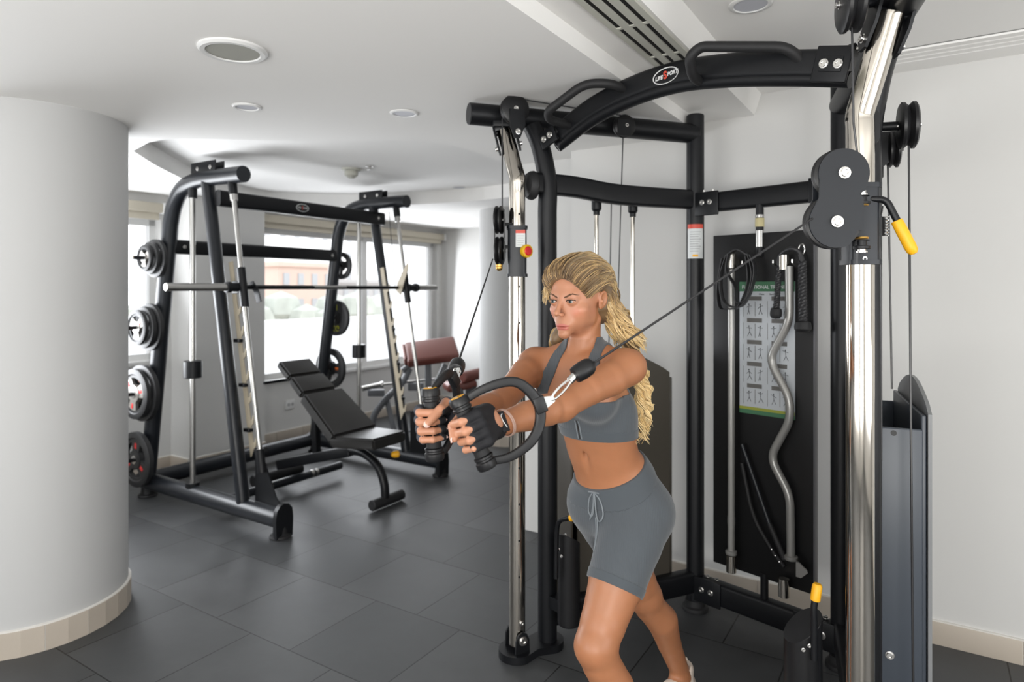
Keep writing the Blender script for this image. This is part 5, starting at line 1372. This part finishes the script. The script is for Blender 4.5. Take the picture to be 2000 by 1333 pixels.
# ---- clothes grown from the body surface
class Cut:
    def __init__(s, off, region): s.off, s.region = off, region
    def __call__(s, P_, near=None):
        if near is not None: near = (near[0], near[1] + .03)
        return np.maximum(BF(P_, near) - s.off, s.region(P_))
def cloth_mat(name, col, scale, strength, axis):
    m = mat(name, col, .82, spec=.25, sheen=.25); nt = m.node_tree; b = nt.nodes['Principled BSDF']
    wv = nt.nodes.new('ShaderNodeTexWave'); wv.inputs['Scale'].default_value = scale; wv.bands_direction = axis
    tc = nt.nodes.new('ShaderNodeTexCoord'); nt.links.new(tc.outputs['Object'], wv.inputs['Vector'])
    bp = nt.nodes.new('ShaderNodeBump'); bp.inputs['Strength'].default_value = strength; bp.inputs['Distance'].default_value = .001
    nt.links.new(wv.outputs['Fac'], bp.inputs['Height']); nt.links.new(bp.outputs[0], b.inputs['Normal']); return m
M_cloth = cloth_mat('grey_ribbed_knit', (.074, .084, .094), 62, .30, 'X')
M_band = mat('grey_knit_band', (.070, .080, .090), .85, spec=.25, sheen=.25, bump=.1, bscale=700)
def tl_(P_): d = P_ - CHE; return d @ Lf, d @ Ff, P_[:, 2]
def arm_d(P_):
    out = 9.
    for a_, b_ in ((SHL, ELL), (SHR, ELR)):
        d = b_ - a_; t = np.clip((P_ - a_) @ d / (d @ d), 0, 1); out = np.minimum(out, np.linalg.norm(P_ - a_ - np.outer(t, d), axis=1))
    return out
def reg_top(P_):
    s, f_, z = tl_(P_); a = np.abs(s)
    zt = np.where(a > .095, 1.177, np.where(a < .02, 1.160, 1.160 + (a - .02) * .55)); zt = np.where(f_ < -.01, 1.18, zt)
    band = np.maximum(1.052 - z, z - zt) * .8
    t = np.clip((z - 1.19) / .16, 0, 1); sc_ = np.where(s > 0, .078 - .012 * t, .080 - .040 * t); hw = .020 - .004 * t
    strap = np.maximum(np.abs(a - sc_) - hw, np.maximum(1.17 - z, z - 1.345))
    return np.maximum(np.minimum(band, strap), (.052 - arm_d(P_)))      # keep off the arms
gx2 = zones(.02, .42, .0022, []); gy2 = zones(1.72, 2.06, .0022, []); gz2 = zones(1.03, 1.39, .0022, [])
v, q = surface(Cut(.0038, reg_top), gx2, gy2, gz2); mesh_from('crop_top', v, q, M_cloth, person)
def reg_band(z0, z1):
    def f(P_): s, f_, z = tl_(P_); return np.maximum(np.maximum(z0 - z, z - z1), np.abs(s) - .155)
    return lambda P_: np.maximum(f(P_), .05 - arm_d(P_))
v, q = surface(Cut(.0052, reg_band(1.048, 1.078)), gx2, gy2, gz2); mesh_from('top_hem', v, q, M_band, person)
def axis_t(P_, a, b): d = b - a; return (P_ - a) @ d / (d @ d), np.linalg.norm(P_ - a - np.outer(np.clip((P_ - a) @ d / (d @ d), 0, 1), d), axis=1)
def ztop(P_): d = P_ - (PEL + UPv * .1); return .952 - .55 * (d @ Ff) + .16 * (d @ Lf)
def reg_shorts(P_):
    z = P_[:, 2]; top = (z - ztop(P_)) * .85
    t1, d1 = axis_t(P_, HIL, KNL); t2, d2 = axis_t(P_, HIR, KNR)
    leg = np.minimum(np.maximum((t1 - .60) * .38, d1 - .14), np.maximum((t2 - .60) * .40, d2 - .14)); return np.maximum(top, np.minimum(leg, .735 - z))
gx3 = zones(.05, .62, .0042, []); gy3 = zones(1.72, 2.32, .0042, []); gz3 = zones(.50, 1.06, .0042, [])
v, q = surface(Cut(.0045, reg_shorts), gx3, gy3, gz3); sh = mesh_from('shorts', v, q, M_cloth, person)
v, q = surface(Cut(.0062, lambda P_: np.maximum((P_[:, 2] - ztop(P_)) * .85, (ztop(P_) - .062 - P_[:, 2]) * .85)), zones(.12, .50, .0026, []), zones(1.82, 2.18, .0026, []), zones(.80, 1.06, .0024, [])); mesh_from('waistband', v, q, M_band, sh)
for a_, b_, o_, ob in ((HIL, KNL, HIR, KNR), (HIR, KNR, HIL, HIL + A3(0, 0, -.1))):
    def rh(P_, a_=a_, b_=b_, o_=o_, ob=ob):
        t, d = axis_t(P_, a_, b_); t2, d2 = axis_t(P_, o_, ob); return np.maximum(np.maximum((t - .602) * .38, (.535 - t) * .38), np.maximum(d - .125, (d - d2) - .03))
    v, q = surface(Cut(.0058, rh), zones(.12, .56, .0030, []), zones(1.72, 2.30, .0030, []), zones(.53, .74, .0026, [])); mesh_from('leg_hem', v, q, M_band, sh)
# drawstring: bow and hanging ends at the front of the waistband
def front_pt(l_, z, off=.008):
    lo, hi = 0.0, .2
    for _ in range(20):
        mid = (lo + hi) / 2; p_ = PEL + Lf * l_ + Ff * mid; p_[2] = z
        if BF(p_[None, :], (PEL, .3))[0] < 0: lo = mid
        else: hi = mid
    p_ = PEL + Lf * l_ + Ff * (hi + off); p_[2] = z; return Vector(p_)
M_cord = mat('grey_cord', (.17, .19, .205), .8, bump=.3, bscale=900)
def cord(pts, r=.0024): mb = MB(); mb.tube(smooth_path([front_pt(a, z, .0085) for a, z in pts], 6), r, 8); mb.build('drawstring', M_cord, sh)
cord([(-.022, .882), (-.004, .884), (.016, .884)]); cord([(-.004, .884), (-.020, .860), (-.022, .825), (-.010, .812), (-.004, .835), (-.002, .884)])
cord([(.000, .884), (.018, .862), (.030, .828), (.022, .806), (.008, .815), (.000, .884)]); cord([(-.002, .884), (-.006, .845), (-.012, .815), (-.018, .800)], .0022)
cord([(.004, .812), (.006, .77), (.010, .73)], .0022); cord([(.010, .812), (.012, .77), (.014, .722)], .0022)
# front zip of the crop top
def chest_pt(l_, z, off):
    lo, hi = 0.0, .25
    for _ in range(20):
        mid = (lo + hi) / 2; p_ = CHE + Lf * l_ + Ff * mid; p_[2] = z
        if BF(p_[None, :], (CHE, .3))[0] < 0: lo = mid
        else: hi = mid
    p_ = CHE + Lf * l_ + Ff * (hi + off); p_[2] = z; return Vector(p_)
for dl in (-.006, .006): mb = MB(); mb.tube([chest_pt(dl, z, .0055) for z in np.linspace(1.053, 1.160, 12)], .0022, 8, flat=.6); mb.build('zip_tape', M_cord, person)
mb = MB(); mb.tube([chest_pt(0, z, .0055) for z in np.linspace(1.053, 1.160, 12)], .0016, 6); mb.build('zip_teeth', M_lash, person)

# ---- gloves, wristband, hair ties on the wrist
M_glove = mat('black_glove_fabric', (.010, .010, .012), .7, spec=.3, bump=.4, bscale=500)
M_gloveg = mat('dark_grey_glove_fabric', (.035, .038, .05), .8, bump=.4, bscale=500)
def reg_glove(tg, opening):
    G, p, n, g = HANDS[tg]
    def f(P_):
        d = P_ - G; a, b, c = d @ p, d @ n, d @ g
        r_ = np.maximum(-.078 - a, np.where(b > .004, a - (.029 if tg == 'L' else .026) - (b - .02) * -.35, np.where(b < -.012, a + .026, a + .004)))
        r_ = np.maximum(r_, np.abs(c) - .06)
        r_ = np.maximum(r_, .016 - np.hypot(b, a))             # keep the handle free
        if opening: r_ = np.maximum(r_, 1 - np.sqrt(((a + .060) / .030) ** 2 + ((c + .004) / .024) ** 2) - 0 * b + np.where(b < .008, -1, 0)) if False else np.maximum(r_, np.where(b > .0, (.9 - np.sqrt(((a + .062) / .026) ** 2 + ((c - .0) / .022) ** 2)) * .02, -1))
        return r_
    return f
v, q = surface(Cut(.0020, reg_glove('L', True)), zones(-.16, .05, .0020, []), zones(1.26, 1.46, .0020, []), zones(1.09, 1.28, .0020, [])); gl_ = mesh_from('glove', v, q, M_glove, person)
v, q = surface(Cut(.0020, reg_glove('R', False)), zones(-.27, -.06, .0020, []), zones(1.34, 1.54, .0020, []), zones(1.09, 1.28, .0020, [])); gr_ = mesh_from('glove', v, q, M_gloveg, person)
def cuff(c, ax, r0, w_, name, m, flat=1.0, par=person, th=.003):
    mb = MB(); x, y, d = ortho(ax); n = 40; vs = []; prof = [(0, -w_ / 2), (th, -w_ * .42), (th, w_ * .42), (0, w_ / 2)]
    ring = [Vector(c) + x * math.cos(2 * PI * i / n) * r0 + y * math.sin(2 * PI * i / n) * r0 * flat for i in range(n)]
    k = len(prof)
    for i in range(n):
        o_ = (x * math.cos(2 * PI * i / n) + y * math.sin(2 * PI * i / n)); vs += [ring[i] + o_ * a + d * b for a, b in prof]
    fs = [(i * k + j, ((i + 1) % n) * k + j, ((i + 1) % n) * k + (j + 1) % k, i * k + (j + 1) % k) for i in range(n) for j in range(k)]
    mb.add(vs, fs); return mb.build(name, m, par)
fa = nrm_(ELL - WRL); cuff(WRL + fa * .004, fa, .0258, .022, 'glove_strap', M_glove, 1.0)
c = Vector(WRL + fa * .004); cam_dir = Vector((-.1, -1, .25)); cam_dir = (cam_dir - Vector(fa) * cam_dir.dot(Vector(fa))).normalized(); sdv = Vector(fa).cross(cam_dir).normalized()
mb = MB(); mb.box(c + cam_dir * .0295, (.044, .020, .004), Matrix((sdv, Vector(fa), cam_dir)).transposed(), .0015); tb = mb.build('strap_tab', M_glove, gl_)
mb = MB(); mb.tube(smooth_path([c + cam_dir * .0320 + sdv * a_ + Vector(fa) * b_ for a_, b_ in ((-.016, .002), (-.012, -.003), (.0, -.002), (.014, .003))], 4), .0011, 6); mb.build('strap_mark', M_label, gl_)
M_tie = mat('pink_beige_band', (.50, .33, .27), .6)
for t, w_ in ((.145, .0035), (.165, .003)): cuff(WRL + (ELL - WRL) * t, nrm_(fa + A3(.1, .05, .25)), .0285, w_, 'hair_tie', M_tie, 1.04, person, .002)
fb = nrm_(ELR - WRR); cuff(WRR + fb * .004, fb, .0258, .022, 'glove_strap', M_gloveg)

# ---- shoes
M_shoe = mat('cream_shoe', (.66, .56, .48), .6); M_sole = mat('shoe_sole', (.72, .69, .66), .5)
for an, to in ((ANL, TOEL), (ANR, TOER)):
    SF = Field(); d = nrm_(A3(*(to - an)[:2], 0)); sd = np.cross(UPv, d)
    hl0 = an - d * .045; hl0[2] = .045
    SF.cone(hl0, A3(*(an[:2] + d[:2] * .06), .055), .036, .040, .02); SF.cone(A3(*(an[:2] + d[:2] * .06), .05), A3(*(an[:2] + d[:2] * .165), .040), .040, .034, .03)
    SF.cone(A3(*(an[:2] - d[:2] * .01), .06), A3(*(an[:2] - d[:2] * .02), .105), .040, .038, .02)
    SF.cone(A3(*(an[:2]), .12), A3(*(an[:2] - d[:2] * .004), .16), .030, .034, .006, -1)
    reg = lambda P_, near=None: np.maximum(np.maximum(SF(P_, near), .012 - P_[:, 2]), P_[:, 2] - .125)
    v, q = surface(reg, zones(an[0] - .26, an[0] + .16, .004, []), zones(an[1] - .26, an[1] + .16, .004, []), zones(.0, .14, .004, [])); s_ = mesh_from('shoe', v, q, M_shoe, person)
    poly = []
    for i in range(32):
        a = 2 * PI * i / 32; x = math.cos(a) * .145; w_ = math.sin(a) * (.043 if math.cos(a) > -.2 else .036); poly.append((x + .065, w_))
    mb = MB(); mb.prism(poly, Vector((an[0], an[1], .0125)), Vector(d), Vector(sd), Zv, .024); mb.build('sole', M_sole, s_)
    mb = MB(); f0 = Vector(an) + Vector(d) * .035; f0.z = .10
    for i in range(3): o_ = f0 + Vector(d) * .022 * i - Zv * .012 * i; mb.tube(smooth_path([o_ - Vector(sd) * .025 - Zv * .012, o_ + Zv * .004, o_ + Vector(sd) * .025 - Zv * .012], 5), .0035, 8)
    mb.tube(smooth_path([f0 - Vector(d) * .004, f0 + Zv * .022 - Vector(d) * .01, f0 + Zv * .03 - Vector(d) * .004], 5), .006, 8, flat=.5); mb.build('lace', mat('lace_white', (.75, .73, .70), .7), s_)
    mb = MB(); hb = Vector(an) - Vector(d) * .042; hb.z = .10; mb.tube(smooth_path([hb, hb + Zv * .02 - Vector(d) * .008, hb + Zv * .03 - Vector(d) * .002], 5), .007, 10); mb.build('heel_tab', M_shoe, s_)
# ================================================================== HAIR
mh = bpy.data.materials.new('blonde_hair'); mh.use_nodes = True; nt = mh.node_tree; b = nt.nodes['Principled BSDF']
at_ = nt.nodes.new('ShaderNodeVertexColor'); at_.layer_name = 'tint'; nt.links.new(at_.outputs[0], b.inputs['Base Color'])
b.inputs['Roughness'].default_value = .42; b.inputs['Specular IOR Level'].default_value = .5; b.inputs['Sheen Weight'].default_value = .15
random.seed(21)
CAPc, CAPr = (0, -.024, .036), (.079, .100, .089)
HF = Field()
HF.ell(H(*CAPc), CAPr, .02, 1, HA); HF.ell(H(0, .036, .066), (.060, .042, .038), .02, 1, HA)
for s in (-1, 1): HF.ell(H(s * .034, .028, .060), (.044, .050, .042), .02, 1, HA)
HF.ell(H(.0, .092, -.014), (.066, .075, .076), .010, -1, HA)
for s in (-1, 1): HF.ell(H(s * .087, .000, -.020), (.040, .046, .050), .008, -1, HA)
HF.cone(H(.01, -.070, .01), H(.015, -.070, -.04), .046, .036, .03)
w1, w2, w3, w4, w5 = H(.05, -.055, -.02), A3(.312, 1.862, 1.385), A3(.345, 1.880, 1.320), A3(.378, 1.905, 1.22), A3(.385, 1.90, 1.12)
HF.cone(w1, w2, .026, .024, .03); HF.cone(w2, w3, .028, .020, .02); HF.cone(w3, w4, .016, .008, .02)
HF.cone(H(-.045, -.06, -.03), A3(.135, 1.95, 1.33), .030, .022, .02)
hreg = lambda P_, near=None: HF(P_, near)
v, q = surface(hreg, zones(.02, .48, .004, []), zones(1.72, 2.06, .004, []), zones(1.0, 1.60, .004, []))
nz_ = np.sin(v[:, 2] * 190 + np.sin(v[:, 0] * 90) * 1.5) * .5 + .5
col = A3(.13, .078, .035) * (1 - nz_[:, None] * .5) + A3(.24, .15, .07) * nz_[:, None] * .5
hair = mesh_from('hair', v, q, mh, person, col)
class Strands:
    def __init__(s): s.v = []; s.q = []; s.c = []; s.n = 0
    def add(s, pts, r, c0, c1, seg=4, taper=.25):
        pts = np.array(pts); n = len(pts); t = np.gradient(pts, axis=0); t /= np.linalg.norm(t, axis=1)[:, None] + 1e-9
        ref = A3(.3, .2, .93); x = np.cross(t, ref); x /= np.linalg.norm(x, axis=1)[:, None] + 1e-9; y = np.cross(t, x)
        tt = np.linspace(0, 1, n); rad = r * (taper + (1 - taper) * np.sin(PI * np.clip(tt * .9 + .08, 0, 1)) ** .7)
        a = np.arange(seg) * 2 * PI / seg
        V_ = pts[:, None, :] + (x[:, None, :] * np.cos(a)[None, :, None] + y[:, None, :] * np.sin(a)[None, :, None]) * rad[:, None, None]
        s.v.append(V_.reshape(-1, 3)); base = s.n
        for i in range(n - 1):
            for j in range(seg): s.q.append((base + i * seg + j, base + i * seg + (j + 1) % seg, base + (i + 1) * seg + (j + 1) % seg, base + (i + 1) * seg + j))
        t2_ = tt[:, None] ** 1.3; cc = A3(*c0)[None, :] * (1 - t2_) + A3(*c1)[None, :] * t2_; s.c.append(np.repeat(cc, seg, 0)); s.n += n * seg
    def build(s, name): return mesh_from(name, np.concatenate(s.v), np.array(s.q), mh, person, np.concatenate(s.c))
ROOT, MIDC, GOLD, PALE = (.13, .075, .033), (.44, .28, .12), (.72, .50, .21), (.90, .70, .38)
def rc(*cs): 
    a = random.choice(cs); k = random.uniform(.8, 1.15); return tuple(x * k for x in a)
def lift(P_, out):
    """push points onto the hair surface, then out by `out`"""
    c = H(0, -.02, .02); d = P_ - c; d /= np.linalg.norm(d, axis=1)[:, None]; lo = np.zeros(len(P_)); hi = np.full(len(P_), .2)
    for _ in range(11):
        m_ = (lo + hi) / 2; ins = HF(c + d * m_[:, None]) < 0; lo = np.where(ins, m_, lo); hi = np.where(ins, hi, m_)
    return c + d * (hi + out)[:, None]
def hd(x, y, z): return hx * x + hy * y + hz * z
S1 = Strands(); jobs = []; knot = (0.03, -.102, .030)
for i in range(1500):                                        # swept back from the hairline to the back of the head
    side = 1 if random.random() < .62 else -1
    if i % 7 == 0: ck = (random.random() ** .8, random.random() * 6, random.uniform(.002, .006), random.uniform(.000, .011), random.gauss(0, .010), random.gauss(0, .014), random.uniform(7, 11), random.random() < .62, random.random())
    side = 1 if ck[7] else -1; th = min(1, max(0, ck[0] + random.gauss(0, .014)))
    phi = th * 1.22; back = random.random() ** 1.3 * .045
    yb = .066 - .046 * (phi / 1.45) ** 1.4; sb = math.sqrt(max(0, 1 - ((yb - .092) / .075) ** 2)); hlx = side * (.002 + .0655 * math.sin(phi) * sb); hly = yb + .005 - back; hlz = -.014 + .0745 * math.cos(phi) * sb + back * .35
    st = H(hlx, hly, hlz); en = H(knot[0] + ck[4] + random.gauss(0, .003), knot[1], knot[2] + ck[5] + random.gauss(0, .003) - .01 * th)
    top = H(hlx * 1.15 + side * .012, (hly + knot[1]) / 2 + .01, .112 - .058 * th)
    if th > .8 and ck[8] < .5: en = H(side * .045, -.085, .0)
    top = H(hlx * 1.15 + side * .012, (hly + knot[1]) / 2 + .02, .108 - .045 * th)
    pts = []; ph = random.random() * 6; amp = random.uniform(.002, .0055); o_ = random.uniform(.000, .010)
    fr_ = ck[6]; ph = ck[1] + random.gauss(0, .15); amp = ck[2]; o_ = max(0, ck[3] + random.gauss(0, .0012))
    for k in range(18):
        t = k / 17; p_ = (1 - t) ** 2 * st + 2 * t * (1 - t) * top + t * t * en; wv = math.sin(t * fr_ + ph) * amp * math.sin(PI * t)
        pts.append((p_, .001 + o_ * math.sin(PI * min(1, t * 1.4 + .05)), wv))
    jobs.append((pts, random.uniform(.0008, .0016), rc(ROOT, MIDC, ROOT), rc(MIDC, GOLD, GOLD, PALE)))
AP = np.array([x[0] for j in jobs for x in j[0]]); AO = np.array([x[1] for j in jobs for x in j[0]]); AW = np.array([x[2] for j in jobs for x in j[0]])
AP = lift(AP, AO) + np.outer(AW * .6 + AW, hx) + np.outer(AW, hz)
for j, jb in enumerate(jobs): S1.add(AP[j * 18:(j + 1) * 18], jb[1], jb[2], jb[3])
for i in range(90):                                         # puffed waves and wisps at the far temple
    st = H(-.030 - random.random() * .03, .060 - random.random() * .03, .082 - random.random() * .02)
    e1 = H(-.074 - random.random() * .016, .048 + random.uniform(-.02, .02), .052); e2 = H(-.084 + random.uniform(-.012, .008), .040 + random.uniform(-.025, .015), .020 + random.uniform(-.035, .02))
    pts = [(1 - t) ** 2 * st + 2 * t * (1 - t) * e1 + t * t * e2 + hx * math.sin(t * 8 + i) * .002 for t in np.linspace(0, 1, 14)]
    S1.add(pts, random.uniform(.0007, .0013), rc(MIDC), rc(GOLD, PALE))
S1.build('swept_locks')
S2 = Strands()
def fall(ctrl, spread, n, amp, turns, r, cols0, cols1, jitter_end=.02):
    ctrl = [np.array(c, float) for c in ctrl]
    base = smooth_path([Vector(c) for c in ctrl], 10); base = np.array([tuple(p_) for p_ in base]); m_ = len(base)
    for i in range(n):
        if i % 9 == 0: o0 = RNG.normal(0, 1, 3); o0 = o0 / np.linalg.norm(o0) * spread * random.uniform(.7, 1.9) * A3(1, 1, .5); ph0 = random.random() * 6.28; a0 = amp * random.uniform(.6, 1.5); tn0 = turns * random.uniform(.8, 1.25)
        off = o0 + RNG.normal(0, .0016, 3); ph = ph0 + random.gauss(0, .25); a_ = a0 * random.uniform(.85, 1.1); tn = tn0
        cut = int(m_ * random.uniform(.6, 1)); s0 = int(m_ * random.uniform(0, .15)); pts = []
        for k in range(s0, cut):
            t = k / (m_ - 1); env = min(1, t * 3 + .25)
            p_ = base[k] + off * (.6 + .5 * t) + A3(math.cos(t * tn * 6.28 + ph), math.sin(t * tn * 6.28 + ph) * .7, .25 * math.sin(t * tn * 12.5 + ph)) * a_ * env
            pts.append(p_)
        if len(pts) > 6: S2.add(pts, r * random.uniform(.7, 1.25), rc(*cols0), rc(*cols1))
fall([H(.03, -.10, .03), H(.05, -.085, -.02), A3(.300, 1.870, 1.400), A3(.325, 1.870, 1.350), A3(.350, 1.885, 1.300)], .024, 620, .007, 2.6, .00165, (MIDC, ROOT), (GOLD, GOLD, PALE))
fall([H(.058, -.050, .020), H(.060, -.060, -.025), A3(.292, 1.850, 1.395), A3(.315, 1.855, 1.350)], .012, 200, .006, 2.0, .0015, (ROOT, MIDC), (GOLD, MIDC))
fall([H(.055, -.070, .01), A3(.300, 1.845, 1.405), A3(.330, 1.850, 1.365), A3(.365, 1.850, 1.335)], .013, 230, .009, 2.2, .0015, (MIDC,), (GOLD, PALE))
fall([A3(.320, 1.885, 1.360), A3(.350, 1.905, 1.30), A3(.374, 1.905, 1.22), A3(.378, 1.900, 1.13), A3(.372, 1.895, 1.03)], .012, 230, .0095, 5.5, .0014, (MIDC, GOLD), (PALE, GOLD))
fall([A3(.352, 1.900, 1.29), A3(.388, 1.900, 1.22), A3(.396, 1.895, 1.13), A3(.392, 1.895, 1.05)], .005, 40, .0105, 4.6, .0014, (GOLD,), (PALE,))
fall([H(-.03, -.09, .0), H(-.05, -.07, -.05), A3(.125, 1.955, 1.345), A3(.125, 1.97, 1.28)], .010, 90, .006, 2.2, .0014, (MIDC, ROOT), (GOLD,))
fall([H(.050, -.050, .045), H(.066, -.058, .010), H(.072, -.050, -.025), A3(.300, 1.845, 1.375), A3(.322, 1.850, 1.335)], .010, 420, .005, 2.0, .0016, (ROOT, MIDC), (GOLD, MIDC, PALE))
fall([H(.060, -.028, .036), H(.0715, -.040, .005), H(.068, -.044, -.030), A3(.286, 1.850, 1.372)], .0045, 260, .003, 1.5, .0015, (ROOT, ROOT, MIDC), (MIDC, GOLD))
S2.build('falling_curls')
# ================================================================== HELD CABLE HANDLES
def handle(G, g, cdir, apex, tagname, label, loop_ctrl, stop_c, stop_d):
    G, g = Vector(G), Vector(g); t = thing('cable_stirrup', G, label, 'exercise handle', None)
    mb = MB(); mb.lathe(G - g * .058, g, [(.0150, 0), (.0165, .004), (.0165, .112), (.0150, .116)], 28); mb.build('grip_tube', M_rubber, t)
    for s in (-1, 1):
        mb = MB(); c = G + g * s * .050
        mb.lathe(c, g * s, [(.0175, 0), (.0205, .002), (.0205, .006), (.0190, .008), (.0190, .011), (.0215, .013), (.0215, .024), (.019, .029), (.001, .030)], 32); cp = mb.build('end_cap', M_blackm, t)
        mb = MB(); mb.lathe(c + g * s * .0288, g * s, [(.0148, 0), (.0148, .0010), (.012, .0016), (.0085, .0014), (.0085, .0004), (.001, .0004)], 28); mb.build('cap_ring', M_yellow if s > 0 else M_blackm, cp)
        if s > 0: mb = MB(); mb.lathe(c + g * s * .0290, g * s, [(.0045, 0), (.0045, .0016), (.001, .002)], 16); mb.build('cap_screw', M_bolt, cp)
    pts = smooth_path([Vector(p) for p in loop_ctrl], 8)
    c_ = sum(pts, Vector()) / len(pts); pn = Vector((0, 0, 0))
    for a, b in zip(pts[:-1], pts[1:]): pn += (a - c_).cross(b - c_)
    pn.normalize()
    n = len(pts); rad = [1 + .55 * math.sin(PI * i / (n - 1)) for i in range(n)]
    mb = MB(); mb.sweep(pts, rrect(.0150, .0085, .003, 3), up=pn, radii=rad); mb.build('loop', M_blackm, t)
    ap = Vector(apex); d = Vector(cdir).normalized()
    i_ = min(range(n), key=lambda i: (pts[i] - ap).length); q = pts[i_]; tt = (pts[min(i_ + 1, n - 1)] - pts[i_ - 1]).normalized()
    on = pn.cross(tt); on = on if on.dot(d) > 0 else -on
    mb = MB(); mb.box(q + on * .0015, (.036, .016, .026), Matrix((tt, pn, tt.cross(pn))).transposed(), .003); mb.build('loop_sleeve', M_blackm, t)
    mb = MB(); mb.prism([(-.016, -.004), (.016, -.004), (.006, .028), (-.006, .028)], q + on * .008, tt, on, pn, .003); mb.build('eye_tab', M_label, t)
    # snap hook
    sc_, sd = Vector(stop_c), Vector(stop_d).normalized()
    hk = thing('snap_hook', sc_, 'chrome snap hook with black stopper on the cable ' + tagname, 'snap hook')
    x, y, _ = ortho(sd); w0 = q + on * .030; L = (sc_ - w0).length
    ax = (sc_ - w0).normalized(); wide = pn.cross(ax).normalized() if pn.cross(ax).length > .1 else x
    ell = [w0 + ax * (L * .40 * (1 - math.cos(a))) + wide * (.0065 * math.sin(a)) for a in (2 * PI * i / 36 for i in range(36))]
    mb = MB(); mb.tube(ell, .0026, 10, closed=True); mb.build('hook_body', M_bolt, hk)
    mb = MB(); mb.cyl(w0 + ax * L * .74, sc_ - ax * .0, .0085, 18, .001); mb.build('swivel', M_bolt, hk)
    mb = MB(); mb.lathe(sc_, sd, [(.012, -.004), (.0175, -.002), (.0190, .004), (.0200, .022), (.0190, .036), (.0150, .044), (.006, .049), (.004, .052)], 32); mb.build('stopper', M_blackm, hk)
    return t
gl3, gr3 = Vector(gL), Vector(gR); GLv, GRv = Vector(GL), Vector(GR)
handle(GL, gL, (.87, .29, .39), P(1052, 792, 1.375), 'in her left hand', 'black D-shaped cable handle with yellow cap, held in her left hand',
       [GLv + gl3 * .066, P(952, 757, 1.345), P(1008, 747, 1.36), P(1048, 782, 1.372), P(1055, 822, 1.372), P(1038, 862, 1.362), P(996, 893, 1.348), GLv - gl3 * .064], ST_L, STD_L)
handle(GR, gR, (.085, .945, .31), P(880, 738, 1.52), 'in her right hand', 'black D-shaped cable handle seen edge-on, held in her right hand',
       [GRv + gr3 * .066, P(862, 742, 1.455), P(877, 731, 1.49), P(890, 755, 1.515), P(892, 800, 1.52), P(884, 845, 1.495), P(869, 878, 1.455), GRv - gr3 * .064], ST_R, STD_R)
